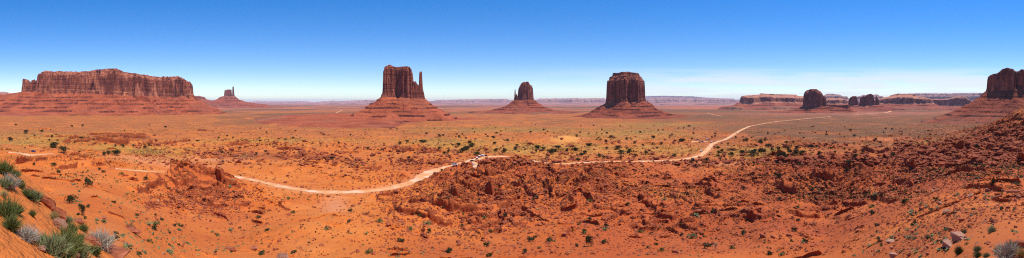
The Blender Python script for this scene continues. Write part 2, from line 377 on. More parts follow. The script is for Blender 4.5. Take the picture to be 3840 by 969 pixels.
for pts, A in LEDGES:
    w = []
    for p in pts:
        i, j = surf_hit(p[0], p[1], Zb); w.append((X[i, j], Y[i, j], rad[j]))
    for (p, q) in zip(w[:-1], w[1:]):
        if abs(math.log(p[2] / q[2])) > 0.35: continue
        P = np.array(p[:2]); Q = np.array(q[:2]); L = np.linalg.norm(Q - P) + 1e-6
        d = (Q - P) / L; n = np.array([-d[1], d[0]]); mid = (P + Q) / 2
        if n @ mid < 0: n = -n
        rm = np.linalg.norm(mid); ext = L / 2 + 25 * max(1, A / 2)
        i0, i1 = np.searchsorted(azs, [math.atan2(mid[0], mid[1]) - ext / rm, math.atan2(mid[0], mid[1]) + ext / rm])
        j0, j1 = np.searchsorted(rad, [max(rm - ext, 5), rm + ext])
        sx, sy = X[i0:i1, j0:j1], Y[i0:i1, j0:j1]
        dx, dy = sx - P[0], sy - P[1]
        t = (dx * d[0] + dy * d[1]) / L; v = dx * n[0] + dy * n[1]
        v = v + A * 1.1 * fbm(sx, sy, 7 * max(1, rm / 200), 3, 111)
        tp = sstep(-0.12, 0.06, t) * (1 - sstep(0.94, 1.12, t)) * (0.55 + 0.45 * np.clip(fbm(sx, sy, 9 * max(1, rm / 200), 2, 113) * 2 + .5, 0, 1))
        wid = max(0.35, rm * 0.0045)
        A_0 = min(1.45 * A, .014 * rm + .35); Z[i0:i1, j0:j1] += A_0 * tp * (sstep(-wid * .5, wid * 1.2, v) * np.exp(-np.clip(v, 0, None) / (A * 3.5)) - 0.55 * np.exp(-((v + wid * 1.6) / (wid * 1.7)) ** 2))
        OH[i0:i1, j0:j1] += A_0 * .8 * tp * np.exp(-((v - wid * 1.2) / (1.6 * wid)) ** 2)
        ROCK[i0:i1, j0:j1] = np.maximum(ROCK[i0:i1, j0:j1], tp * np.exp(-(v / (A * 1.0 + wid)) ** 2))

# road: level the ground under it and mark it
ROADM = np.zeros_like(Z); ROADW = []
from_hit = []
for R_ in ROADS:
    d_ = dense(R_); w = []
    for (px, py, hw) in d_:
        rr = base_r(px, py)
        a = az_of(px)
        zz = -D(rr) * base_fac(np.array([a]), np.array([rr]))[0]
        # lift by the mounds etc. along the way
        if rr < 1500:
            z0 = terrain0(np.array([rr * math.sin(a)]), np.array([rr * math.cos(a)]), False)[0][0]; zz = zz * 0.75 + z0 * 0.25
            for _ in range(3):
                rr = -zz / slope_of(py)
                z0 = terrain0(np.array([rr * math.sin(a)]), np.array([rr * math.cos(a)]), False)[0][0]
                zz = 0.75 * (-D(rr) * base_fac(np.array([a]), np.array([rr]))[0]) + 0.25 * z0
        w.append((rr * math.sin(a), rr * math.cos(a), zz, hw * 0.44, rr))
    w = np.array(w); ROADW.append(w)
bestd = np.full_like(Z, 1e9); roadz = np.zeros_like(Z); roadhw = np.ones_like(Z)
for w in ROADW:
    for k in range(len(w) - 1):
        p, q = w[k], w[k + 1]
        L = math.hypot(q[0] - p[0], q[1] - p[1]) + 1e-6
        if L > 2500: continue
        mx, my = (p[0] + q[0]) / 2, (p[1] + q[1]) / 2; rm = math.hypot(mx, my); ext = L / 2 + 60
        am = math.atan2(mx, my)
        i0, i1 = np.searchsorted(azs, [am - ext / rm, am + ext / rm]); j0, j1 = np.searchsorted(rad, [rm - ext, rm + ext])
        sx, sy = X[i0:i1, j0:j1], Y[i0:i1, j0:j1]
        dx, dy = (q[0] - p[0]) / L, (q[1] - p[1]) / L
        t = np.clip(((sx - p[0]) * dx + (sy - p[1]) * dy) / L, 0, 1)
        hw = p[3] + (q[3] - p[3]) * t
        dd = np.hypot(sx - (p[0] + t * L * dx), sy - (p[1] + t * L * dy))
        b = bestd[i0:i1, j0:j1]; m = dd - hw < b
        b[m] = (dd - hw)[m]; roadz[i0:i1, j0:j1][m] = (p[2] + (q[2] - p[2]) * t)[m]; roadhw[i0:i1, j0:j1][m] = hw[m]
wob = 1.6 * fbm(X, Y, 14, 3, 121) + 0.6 * fbm(X, Y, 4, 2, 123)
f = 1 - sstep(0.0, 15.0, bestd)
Z = Z * (1 - f) + roadz * f
# the ground between the viewpoint and the road stays lower than the line of sight, as in the place
cap = np.full_like(Z, 1e9)
for w in ROADW:
    A_ = np.arctan2(w[:, 0], w[:, 1]); sl_ = w[:, 2] / w[:, 4]
    for k in range(len(w)):
        pxk = 1920 + A_[k] * FPX
        if 655 < pxk < 850 or w[k, 4] > 1400: continue
        i0, i1 = np.searchsorted(azs, [A_[k] - 0.006, A_[k] + 0.0065]); rk = w[k, 4]; hw_ = w[k, 3] + 1
        m = (rad > max(45, rk * .35)) & (rad < rk - hw_ * .5)
        line = (sl_[k] * rad - 0.0035 * np.clip(rk - rad, 0, 60) - 0.1)
        line = line + 16 * sstep(622, 658, pxk) * (pxk < 660) + 12 * (1 - sstep(850, 905, pxk)) * (pxk > 840)
        cap[i0:i1, m] = np.minimum(cap[i0:i1, m], line[m])
Z = np.where(Z > cap, cap + 0.06 * (Z - cap), Z)
# ridges between the camera and the road must not hide it: cap the ground just in front of it
ROADM = 1 - sstep(-1.0, 1.6, bestd + wob)
ROCK *= 1 - sstep(0, 1, 1 - np.clip(bestd / 12, 0, 1))

# visibility cap so that the ridge lines stay below the road where the photo shows it
# (the mounds are simply lower there)
for w in ROADW:
    for k in range(0, len(w), 1):
        pass

Z0 = Z
zone = np.zeros_like(Z)
PXg = 1920 + AA * FPX; LR = np.log(RR)
def blob(px, py, sx, sy, rr=None):
    """soft patch centred on a photo point (its world place), sx in photo px of azimuth, sy in photo px of dip"""
    r0 = rr or base_r(px, py); r1 = base_r(px, py + sy); s = abs(math.log(r0 / r1)) + 0.02
    return np.exp(-((PXg - px) / sx) ** 2 - ((LR - math.log(r0)) / s) ** 2)
n1 = fbm(X, Y, 120, 4, 131); n2 = fbm(X, Y, 30, 4, 133); n3 = fbm(X, Y, 900, 4, 135); n4 = fbm(X, Y, 3500, 4, 137)
sand = np.zeros_like(Z)
for b in [(120, 530, 330, 26), (480, 560, 330, 14), (1000, 530, 400, 12), (1700, 540, 260, 34), (2050, 560, 330, 40), (2350, 500, 330, 30), (2480, 565, 230, 22), (2850, 570, 210, 26), (2450, 470, 300, 12), (1900, 490, 400, 16), (250, 800, 200, 60), (3450, 560, 90, 14), (1250, 470, 150, 8)]:
    sand = np.maximum(sand, blob(*b))
sand = np.clip(sand * 1.25 + n1 * 0.5 + n2 * 0.35 - 0.35, 0, 1) * sstep(180, 320, RR)
dune = np.clip(2.3 * blob(2115, 526, 66, 12) + 0.9 * n2 + .3 * n1 - 0.75, 0, 1)
veg = np.zeros_like(Z)
for b in [(3000, 480, 520, 34), (3350, 490, 330, 40), (2600, 440, 330, 18), (3200, 455, 600, 12)]:
    veg = np.maximum(veg, blob(*b))
veg = np.clip(veg * 1.3 + n1 * 0.35 + n3 * .25 - 0.25, 0, 1)
veg = np.maximum(veg, 0.8 * sstep(-.1, .35, n3 + 0.4 * n1) * sstep(900, 1600, RR) * (1 - sstep(5000, 9000, RR)) * (PXg > 800))
veg = np.maximum(veg, 1.0 * sstep(0.0, 0.12, n4 + 0.3 * n3) * sstep(2300, 3800, RR))
veg = np.maximum(veg, 1.0 * np.clip(blob(1200, 429, 300, 8) * 2.6 + n3 * .8 - .5, 0, 1))
veg = np.clip(veg, 0, 1) * (1 - dune)
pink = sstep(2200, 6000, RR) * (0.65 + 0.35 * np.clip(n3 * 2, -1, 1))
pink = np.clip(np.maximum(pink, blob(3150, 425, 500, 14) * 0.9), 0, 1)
pale = np.clip(np.maximum.reduce([blob(620, 612, 260, 16), blob(2700, 618, 130, 8), blob(800, 600, 200, 10) * .8, blob(3330, 560, 70, 8), blob(3300, 525, 120, 7) * .7, blob(1255, 770, 60, 40) * 1.1]) * 1.2 + n2 * 0.4 - 0.35, 0, 1)
pale = np.maximum(pale, (1 - sstep(0, 9, bestd)) * 0.45)
crust = np.clip(0.9 * BAD + 0.6 * n1 + .3 * n2 - 0.1, 0, 1) * (1 - sstep(700, 1100, RR))
dark = np.clip(np.maximum.reduce([1.2 * blob(420, 521, 190, 13), blob(1480, 590, 120, 10), blob(1000, 590, 200, 12), blob(2050, 700, 130, 50), blob(3000, 640, 260, 40), blob(3500, 600, 300, 90), blob(3100, 720, 260, 40), blob(2300, 660, 120, 16), blob(3700, 470, 300, 60)]) + n1 * .5 + n2 * .3 - .35, 0, 1)
# bare rock shows where the ground is steep
gr_ = np.gradient(Z, axis=1) / np.gradient(rad)[None, :]; ga_ = np.gradient(Z, axis=0) / (np.gradient(azs)[:, None] * RR)
STEEP = np.hypot(gr_, ga_)
STEEP = STEEP * (RR < 4000) * sstep(16, 40, RR)
ROCK = np.clip(0.14 * ROCK + 1.0 * sstep(0.6, 1.2, STEEP), 0, 1)
kk = ROCK * (1 - sstep(500, 1000, RR)) * np.clip(RR / 150, .3, 1.6) * sstep(2, 14, bestd)
Z = Z + kk * (0.9 * fbm(X, Y, 7, 3, 601, .6) + 0.45 * ridged(X, Y, 2.6, 2, 603))
lump = near_ = sstep(25, 60, RR) * (1 - sstep(350, 600, RR)) * sstep(2, 14, bestd) * np.clip(crust + .25, 0, 1)
Z = Z + lump * (0.34 * ridged(X, Y, 9, 3, 607) + .16 * fbm(X, Y, 2.5, 2, 609))
dark = np.maximum(dark, np.clip(sstep(3250, 3500, PXg) * (0.75 + .5 * n2) * sstep(60, 200, RR), 0, 1)); crust = np.maximum(crust, sstep(1250, 1700, PXg) * np.clip(.75 + .9 * n1 + .4 * n2, 0, 1) * sstep(22, 60, RR) * (1 - sstep(330, 480, RR)))
dark = np.maximum(dark, sstep(1900, 3000, PXg) * 0.8 * np.clip(.8 + n2, 0, 1) * (1 - sand))
veg = np.maximum(veg, 0.42 * sstep(600, 1100, RR) * (1 - sstep(4000, 8000, RR)) * np.clip(.9 + n1 * 1.6, 0, 1))
veg = np.maximum(veg, sstep(2500, 2950, PXg) * sstep(330, 1000, RR * (1 + .6 * n1)) * (1 - sstep(2300, 3000, RR)) * np.clip(.85 + n1, 0, 1))
attrs = dict(sand=sand, dune=dune, veg=veg, pink=pink, pale=pale, rock=np.clip(ROCK, 0, 1), crust=crust, dark=dark, mid=sstep(230, 520, RR) * (1 - .6 * sstep(3000, 7000, RR)) * (1 - dune) * (1 - .7 * pale))

OH *= sstep(2, 20, bestd)   # the lips of the ledges stick out over their foot
V = np.stack([X - np.sin(AA) * OH, Y - np.cos(AA) * OH, Z], -1).reshape(-1, 3)
ii, jj = np.meshgrid(np.arange(NA - 1), np.arange(NR - 1), indexing='ij')
v00 = (ii * NR + jj).ravel(); F = np.stack([v00, v00 + 1, v00 + NR + 1, v00 + NR], -1)

def ground_mat():
    t = NT('desert_ground', 0.96); p = t.pos(); A = t.attr
    nb = t.noise(p, 0.035, 6, 0.62); ns = t.noise(p, 0.35, 6, 0.7); nf = t.noise(p, 2.6, 5, 0.7); nh = t.noise(p, 0.008, 5, .6)
    col = t.ramp(nb, [(0.3, (0.60, 0.140, 0.022)), (0.5, (0.70, 0.190, 0.032)), (0.7, (0.78, 0.255, 0.052))])
    col = t.mix(t.math('MULTIPLY', t.ramp(nh, [(.4, 0.), (.6, 1.)]), .35), col, (0.60, 0.125, 0.034))
    col = t.mix(t.math('MULTIPLY', A('crust'), 0.65), col, (0.46, 0.076, 0.020))
    col = t.mix(t.math('MULTIPLY', A('dark'), 0.6), col, (0.27, 0.055, 0.024))
    col = t.mix(t.math('MULTIPLY', A('sand'), 0.85), col, t.ramp(ns, [(0.35, (0.44, 0.20, 0.032)), (0.65, (0.68, 0.33, 0.055))]))
    col = t.mix(t.math('MULTIPLY', A('pale'), 0.7), col, (0.76, 0.29, 0.12))
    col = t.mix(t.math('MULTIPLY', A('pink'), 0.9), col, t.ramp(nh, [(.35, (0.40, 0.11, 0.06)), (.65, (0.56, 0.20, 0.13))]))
    # ground cover that greys the plain
    cov = t.math('MULTIPLY', A('veg'), t.ramp(ns, [(0.34, 0.5), (0.54, 1.0)]))
    col = t.mix(t.math('MULTIPLY', cov, 0.90), col, t.ramp(nf, [(0.3, (0.085, 0.052, 0.022)), (0.7, (0.23, 0.115, 0.048))]))
    # small stones and tufts of low cover
    sp = t.ramp(ns, [(0.60, 0.0), (0.68, 1.0)])
    col = t.mix(t.math('MULTIPLY', sp, t.math('MULTIPLY', A('sand'), 0.55)), col, (0.20, 0.17, 0.06))
    mo = t.ramp(t.noise(p, 0.10, 7, 0.78), [(0.46, 0.0), (0.60, 1.0)])
    col = t.mix(t.math('MULTIPLY', t.math('MULTIPLY', mo, A('mid')), 0.62), col, (0.17, 0.085, 0.034))
    # bare rock; its dark tone also paints in the shade of ledge faces
    rc = t.ramp(t.noise(p, 0.6, 5, 0.7), [(0.3, (0.10, 0.022, 0.011)), (0.5, (0.27, 0.054, 0.020)), (0.72, (0.44, 0.105, 0.038))])
    rk = t.math('MULTIPLY', t.ramp(t.math('ADD', A('rock'), t.math('MULTIPLY', t.math('SUBTRACT', ns, 0.5), 1.2)), [(0.34, 0.0), (0.72, 1.0)]), 0.8)
    col = t.mix(rk, col, rc)
    col = t.mix(A('dune'), col, t.ramp(nb, [(.3, (0.70, 0.27, 0.055)), (.7, (0.78, 0.33, 0.075))]))
    col = t.mix(0.35, col, t.ramp(nf, [(0.3, (0.72, 0.68, 0.66)), (0.7, (1.15, 1.15, 1.15))]), 'MULTIPLY')
    t.bump(t.math('ADD', t.math('MULTIPLY', ns, 1.0), t.math('MULTIPLY', nf, 0.16)), 0.9, 0.75)
    return t.out(col)
GM = ground_mat()
gme = np_mesh('ground', V, F, True, {k: v.ravel() for k, v in attrs.items()})
ground = link('ground', gme, GM); tag(ground, kind='structure')

# the road is the same surface, a few centimetres above the ground
rv = ROADM.ravel(); keep = rv[F].mean(1) > 0.45
Vr = V.copy(); Vr[:, 2] += 0.04 + np.clip(RR.ravel() * 0.0002, 0, .5)
def road_mat():
    t = NT('dirt_road', 0.95); p = t.pos()
    n = t.noise(p, 0.09, 5, 0.6); n2 = t.noise(p, 0.8, 4, .6)
    col = t.ramp(n, [(0.35, (0.74, 0.30, 0.10)), (0.52, (0.78, 0.38, 0.16)), (0.64, (0.86, 0.55, 0.33))])
    col = t.mix(0.3, col, t.ramp(n2, [(.3, (.8, .75, .7)), (.7, (1.1, 1.1, 1.1))]), 'MULTIPLY')
    t.bump(n2, 0.12, 0.5); return t.out(col)
road = link('road', sub_mesh('road', Vr, F, keep, True), road_mat()); tag(road, kind='structure')

# visible-surface lookup for placing things
SL = Z / RR
CM = np.maximum.accumulate(SL, axis=1)
def hit(px, py):
    a = az_of(px); fi = np.interp(a, azs, np.arange(NA)); i = int(round(fi))
    j = int(np.argmax(CM[i] >= -slope_of(py)))
    r = rad[j]; return r * math.sin(a), r * math.cos(a), zat(r * math.sin(a), r * math.cos(a))
def zat(x, y):
    x = np.asarray(x, float); y = np.asarray(y, float)
    a = np.arctan2(x, y); r = np.hypot(x, y)
    fi = np.interp(a, azs, np.arange(NA)); fj = np.interp(r, rad, np.arange(NR))
    i = np.clip(fi.astype(int), 0, NA - 2); j = np.clip(fj.astype(int), 0, NR - 2); u = fi - i; v = fj - j
    return (Z[i, j] * (1 - u) * (1 - v) + Z[i + 1, j] * u * (1 - v) + Z[i, j + 1] * (1 - u) * v + Z[i + 1, j + 1] * u * v)
def gval(G, x, y):
    a = np.arctan2(x, y); r = np.hypot(x, y)
    i = np.clip(np.interp(a, azs, np.arange(NA)).round().astype(int), 0, NA - 1); j = np.clip(np.interp(r, rad, np.arange(NR)).round().astype(int), 0, NR - 1)
    return G[i, j]

# ------------------------------------------------------------------ buttes and mesas
def poly_sdf(px, py, poly):
    """positive inside"""
    P = np.array(poly, float); n = len(P); d = np.full(px.shape, 1e18); ins = np.zeros(px.shape, bool)
    for i in range(n):
        a, b = P[i], P[(i + 1) % n]; e = b - a
        wx, wy = px - a[0], py - a[1]
        t = np.clip((wx * e[0] + wy * e[1]) / (e @ e + 1e-9), 0, 1)
        d = np.minimum(d, (wx - e[0] * t) ** 2 + (wy - e[1] * t) ** 2)
        c = ((a[1] > py) != (b[1] > py)) & (px < (b[0] - a[0]) * (py - a[1]) / (b[1] - a[1] + 1e-12) + a[0])
        ins ^= c
    d = np.sqrt(d); return np.where(ins, d, -d)

def butte(name, label, cat, px0, R, blocks, base, talus, mats, S=1.0, cell=4.0, margin=500, ledge=(22, .6), seed=0, group=None, notch=1.0, part_names=None, foot_drop=6, depth_ext=None, kind=None):
    """A rock standing R metres away around photo column px0.
    blocks: list of dicts {poly:[(px, w)], top:[(px,py)] , prof:[(d, f)], part:name}; w metres beyond R.
    base: [(px,py)] foot of the wall; talus: [(e, drop)]."""
    a0 = az_of(px0); ca, sa = math.cos(a0), math.sin(a0)
    def U(px): return R * math.tan(max(-1.2, min(1.2, az_of(px) - a0)))
    allu = [U(p[0]) for b in blocks for p in b['poly']]; allw = [p[1] for b in blocks for p in b['poly']]
    u0, u1 = min(allu) - margin, max(allu) + margin
    w0, w1 = min(allw) - (depth_ext or margin), max(allw) + margin * 0.6
    us = np.arange(u0, u1, cell); ws = np.arange(w0, w1, cell)
    Ug, Wg = np.meshgrid(us, ws, indexing='ij')
    gx = (R + Wg) * sa + Ug * ca; gy = (R + Wg) * ca - Ug * sa
    def zpoly(pts, u):
        x = [U(p[0]) for p in pts]; z = [-(p[1] - Y0) / FPX * math.hypot(R, U(p[0])) for p in pts]
        return np.interp(u, x, z)
    B = zpoly(base, Ug)
    nk = max(.45, min(1, notch))
    wu = Ug + 10 * nk * S * fbm(gx, gy, 60 * S, 2, seed + 1); ww = Wg + 10 * nk * S * fbm(gx, gy, 60 * S, 2, seed + 2)
    jx, jy = gx + 4 * S * fbm(gx, gy, 20 * S, 2, seed + 31), gy + 4 * S * fbm(gx, gy, 20 * S, 2, seed + 32)
    cA, cB = cells(jx, jy, 44 * S, seed + 3), cells(jx, jy, 17 * S, seed + 5)
    flute = (4.0 * S * fbm(gx, gy, 90 * S, 2, seed + 33) + 7.5 * S * cA + 3.2 * S * cB + 2.2 * S * fbm(gx, gy, 14 * S, 3, seed + 4, .6)) * notch
    dall = np.full(Ug.shape, -1e9); Zc = np.full(Ug.shape, -1e9); which = np.zeros(Ug.shape, int)
    for bi, b in enumerate(blocks):
        fl = b.get('flute', 1.0)
        poly = [(U(p[0]), p[1]) for p in b['poly']]
        d = poly_sdf(Ug * (1 - .5 * fl) + wu * .5 * fl if fl < 1 else wu * .6 + Ug * .4, Wg * .4 + ww * .6 if fl >= 1 else Wg * (1 - .5 * fl) + ww * .5 * fl, poly) + flute * fl - 3.5 * S * fl
        T = zpoly(b['top'], Ug) + (1.4 * S * fbm(gx, gy, 30 * S, 3, seed + 6) + 1.6 * S * cB + 1.8 * S * cA) * (1 if fl > .3 else .3)
        bb = B if 'base' not in b else zpoly(b['base'], Ug)
        pf = b.get('prof', [(0, 0), (4, .45), (9, .52), (13, .93), (22, .955), (26, 1.0)])
        pd = np.array([p[0] for p in pf]) * S; pz = np.array([p[1] for p in pf])
        fr = np.interp(d, pd, pz)
        z = bb + (T - bb) * fr
        m = (d > 0) & (z > Zc)
        Zc[m] = z[m]; which[m] = bi
        if b.get('talus', True): dall = np.maximum(dall, d)
    e = np.clip(-dall, 0, None)
    e2 = np.clip(e + (12 * S * fbm(gx, gy, 130 * S, 3, seed + 7) + 16 * S * ridged(gx, gy, 70 * S, 3, seed + 11)) * sstep(0, 60 * S, e), 0, None)
    te = np.array([p[0] for p in talus], float); td = np.array([p[1] for p in talus], float)
    Zt = B - np.interp(e2, te, td)
    # ledges in the talus
    step, am = ledge; step = step * S
    lev = Zt / step + 0.25 * fbm(gx, gy, 300 * S, 2, seed + 8); fr = lev - np.floor(lev); idn = np.floor(lev)
    fan = sstep(.05, .4, fbm(gx, gy, 190 * S, 3, seed + 41))
    msk = (1 - .6 * fan) * (.45 + .55 * perlin(idn * 1.37 + .4, idn * 0 + .3, seed + 42) + .25) * sstep(-0.25, 0.1, perlin(gx / (120 * S) + idn * 3.3, gy / (120 * S) + idn * 5.1, seed + 9)) * am
    q = sstep(0.40, 0.52, fr) - fr
    Zt = Zt + q * step * msk * sstep(5 * S, 30 * S, e) * 0.42
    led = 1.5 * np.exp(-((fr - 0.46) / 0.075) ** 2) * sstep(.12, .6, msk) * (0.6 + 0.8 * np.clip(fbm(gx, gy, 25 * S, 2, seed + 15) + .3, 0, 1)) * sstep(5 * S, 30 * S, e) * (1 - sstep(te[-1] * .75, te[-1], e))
    bould = fbm(gx, gy, 11 * S, 3, seed + 10, .75) * (1 + fan)
    Zt += 2.2 * S * bould * sstep(0, 30 * S, e) * (1 - 0.6 * sstep(te[-1] * .4, te[-1] * .8, e))
    cl_ = (dall > 0) | (Zc > Zt)
    Zf = np.where(cl_, np.maximum(Zc, Zt), Zt)
    # edges sink under the plain
    gz = zat(gx, gy)
    apron = sstep(te[-1] * .3, te[-1] * .8, e)
    sink = sstep(te[-1] * .8, te[-1] * 1.0, e2)
    Zf = np.where(cl_, Zf, Zf * (1 - sink) + (gz - foot_drop) * sink)
    Vx = np.stack([gx, gy, Zf], -1)
    # push the wall in and out a little with height so it is not a plain extrusion
    wall = cl_.astype(float) * sstep(0, 6, Zf - B)
    o = 2.6 * S * perlin((gx + gy) / (17 * S), Zf / (13 * S), seed + 12) + 3.0 * S * perlin((gx - gy) / (40 * S), Zf / (34 * S), seed + 13)
    Vx[..., 0] += -sa * o * wall; Vx[..., 1] += -ca * o * wall
    Vx = Vx.reshape(-1, 3); nu, nw = Ug.shape
    i_, j_ = np.meshgrid(np.arange(nu - 1), np.arange(nw - 1), indexing='ij'); v0 = (i_ * nw + j_).ravel()
    Fq = np.stack([v0, v0 + nw, v0 + nw + 1, v0 + 1], -1)
    cf = cl_.ravel()[Fq].any(1); below = (Zf < gz - 3 - foot_drop * .5).ravel()[Fq].all(1) & ~cf
    wh = which.ravel()[Fq].max(1)
    root = empty(name, (R * sa, R * ca, float(zat(R * sa, R * ca))))
    tag(root, label, cat, group)
    inv = np.array(root.location)
    Vx -= inv
    at = dict(ledge=led.ravel(), apron=apron.ravel(), fan=fan.ravel())
    pn = sorted(set(b.get('part', 'cliff') for b in blocks))
    for p_ in pn:
        ids = [i for i, b in enumerate(blocks) if b.get('part', 'cliff') == p_]
        k = cf & np.isin(wh, ids)
        if k.any():
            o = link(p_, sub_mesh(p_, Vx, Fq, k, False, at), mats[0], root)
            for i in ids:
                if 'label' in blocks[i]: o['label'] = blocks[i]['label']
    k = ~cf & ~below
    if k.any(): link('talus_slope', sub_mesh('talus_slope', Vx, Fq, k, False, at), mats[1], root)
    return root

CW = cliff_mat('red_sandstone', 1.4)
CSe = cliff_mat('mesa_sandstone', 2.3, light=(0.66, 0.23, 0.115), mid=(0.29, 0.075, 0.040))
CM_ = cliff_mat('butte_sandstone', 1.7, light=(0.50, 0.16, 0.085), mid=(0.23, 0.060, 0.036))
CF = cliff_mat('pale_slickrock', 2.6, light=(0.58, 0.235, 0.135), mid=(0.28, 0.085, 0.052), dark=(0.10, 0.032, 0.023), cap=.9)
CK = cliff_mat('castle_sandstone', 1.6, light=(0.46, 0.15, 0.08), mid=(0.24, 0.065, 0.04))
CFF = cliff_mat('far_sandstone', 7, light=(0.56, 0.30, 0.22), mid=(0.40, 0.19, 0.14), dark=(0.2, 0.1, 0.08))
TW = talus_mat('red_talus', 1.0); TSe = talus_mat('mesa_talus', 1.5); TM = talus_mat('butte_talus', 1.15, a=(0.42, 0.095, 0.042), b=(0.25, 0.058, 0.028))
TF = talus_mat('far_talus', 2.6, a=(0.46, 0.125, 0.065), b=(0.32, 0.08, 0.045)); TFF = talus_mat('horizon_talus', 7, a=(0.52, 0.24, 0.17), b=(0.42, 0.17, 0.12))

# long mesa at the left
butte('long_mesa', 'long flat-topped red mesa with streaked walls filling the left horizon', 'mesa', 420, 2900,
      [dict(poly=[(122, 60), (160, 20), (210, 60), (262, 10), (330, 40), (372, 0), (440, -20), (486, -60), (500, -130), (530, -140), (540, -40), (610, 60), (690, 40), (741, 90), (745, 420), (560, 620), (125, 620)],
            top=[(118, 296), (122, 285), (125, 268), (135, 262), (150, 260), (200, 263), (290, 266), (340, 260), (385, 255), (440, 256), (470, 270), (500, 275), (560, 280), (600, 284), (680, 282), (685, 288), (712, 292), (724, 299), (737, 308), (741, 312)],
            prof=[(0, 0), (4, .12), (11, .16), (14, .55), (17, .80), (26, .86), (30, .92), (48, .95), (52, 1)]),
       dict(poly=[(74, 60), (104, 50), (124, 70), (124, 220), (74, 200)], top=[(74, 298), (78, 294), (88, 294), (92, 299), (97, 303), (100, 312), (107, 316), (110, 299), (118, 296), (124, 290)], flute=.5, part='spire',
            prof=[(0, 0), (3, .3), (6, 1)], label='small broken towers on the end of the mesa'),
       dict(poly=[(-200, 90), (74, 70), (90, 80), (90, 300), (-200, 300)], top=[(-200, 350), (0, 350), (40, 349), (75, 341)], base=[(-200, 362), (0, 361), (75, 352)], flute=.6, part='bench', prof=[(0, 0), (6, .5), (14, 1)])],
      [(-200, 358), (0, 356), (75, 343), (200, 346), (350, 351), (480, 359), (620, 362), (741, 362)],
      [(0, 0), (60, 42), (150, 95), (260, 142), (360, 172), (520, 192), (800, 206), (1100, 216)], (CSe, TSe), 1.5, 5.5, 900, (20, 0.95), 200, depth_ext=1250, notch=1.9)

# mitten with the thumb
butte('mitten_butte', 'large red butte with a separate thin thumb spire, standing left of the middle', 'butte', 1512, 1900,
      [dict(poly=[(1432, -20), (1455, -30), (1481, -8), (1488, 34), (1494, 34), (1500, -14), (1530, -32), (1549, -10), (1550, 60), (1530, 90), (1450, 90), (1433, 60)],
            top=[(1430, 268), (1436, 256), (1440, 251), (1449, 247), (1455, 244), (1462, 242), (1470, 244), (1475, 246), (1485, 249), (1503, 248), (1522, 250), (1535, 253), (1543, 256), (1550, 262)],
            prof=[(0, 0), (3, .1), (6, .13), (8, .5), (10, .86), (14, .9), (17, .97), (22, 1)]),
       dict(poly=[(1540, -8), (1576, -6), (1578, 40), (1540, 50)], top=[(1540, 300), (1549, 302), (1553, 309), (1559, 306), (1564, 316), (1570, 320), (1578, 330)], flute=.55, prof=[(0, 0), (3, .3), (7, .9), (10, 1)], part='shoulder'),
       dict(poly=[(1571.5, 0), (1585, 0), (1585, 24), (1571.5, 24)], top=[(1570, 271), (1578, 268), (1586, 271)], flute=0.08, prof=[(0, 0), (1.0, .7), (2.2, .96), (4.5, 1)], part='spire', label='thin free-standing thumb of rock'),
       dict(poly=[(1572, -6), (1592, -4), (1597, 12), (1594, 40), (1572, 40)], top=[(1572, 325), (1584, 325), (1589, 345), (1594, 362), (1597, 368)], flute=.3, prof=[(0, 0), (3, .5), (7, 1)], part='spire')],
      [(1400, 362), (1432, 363), (1520, 367), (1597, 372)],
      [(0, 0), (45, 32), (100, 66), (150, 92), (190, 110), (200, 116), (450, 120), (760, 125), (820, 138)], (CW, TW), 1.0, 2.7, 840, (21, 1.0), 300, depth_ext=900)

butte('small_mitten_butte', 'smaller distant butte with a tiny spire on its left edge, at the centre', 'butte', 1965, 3400,
      [dict(poly=[(1938, -20), (1965, -34), (2000, -12), (2001, 70), (1965, 90), (1938, 60)], top=[(1936, 345), (1940, 333), (1945, 327), (1952, 318), (1957, 311), (1962, 309), (1969, 308), (1981, 308), (1984, 312), (1987, 319), (1994, 321), (1998, 325), (2001, 332)],
            prof=[(0, 0), (3, .15), (6, .2), (9, .85), (14, .92), (18, 1)]),
       dict(poly=[(1928.5, 0), (1935, 0), (1935, 20), (1928.5, 20)], top=[(1928, 335), (1936, 335)], flute=.05, prof=[(0, 0), (2, .6), (3.5, 1)], part='spire', label='tiny spire at the left edge of the butte'),
       dict(poly=[(1927, -4), (1942, -8), (1942, 40), (1927, 30)], top=[(1926, 362), (1934, 356), (1940, 350)], flute=.3, prof=[(0, 0), (3, .5), (7, 1)], part='shoulder')],
      [(1900, 374), (1928, 375), (1965, 377), (2001, 374)],
      [(0, 0), (60, 44), (140, 84), (240, 112), (330, 122), (600, 132)], (CM_, TM), 1.25, 4.0, 560, (18, .9), 400, depth_ext=560)

butte('broad_butte', 'massive round-topped butte with fluted dark walls and a stepped cap', 'butte', 2348, 2300,
      [dict(poly=[(2268, 40), (2275, -10), (2300, -30), (2330, -70), (2345, -84), (2362, -56), (2392, -60), (2412, -30), (2426, 10), (2426, 90), (2400, 140), (2300, 140), (2270, 110)],
            top=[(2260, 272), (2309, 273), (2340, 270), (2360, 269.5), (2397, 273), (2440, 273)],
            prof=[(0, 0), (3, .08), (7, .11), (9, .5), (12, .72), (17, .75), (24, .80), (30, .86), (38, .885), (44, .90), (47, .985), (60, 1)]),
       dict(poly=[(2269, 4), (2292, -14), (2300, 40), (2272, 60)], top=[(2268, 302), (2289, 301), (2300, 298)], flute=.5, prof=[(0, 0), (3, .3), (7, .95), (10, 1)])],
      [(2200, 388), (2268, 387), (2345, 383), (2426, 382), (2500, 384)],
      [(0, 0), (60, 36), (120, 66), (180, 86), (250, 98), (400, 106), (700, 116)], (CM_, TM), 1.15, 3.2, 560, (17, 1.0), 500, notch=1.25, depth_ext=620)

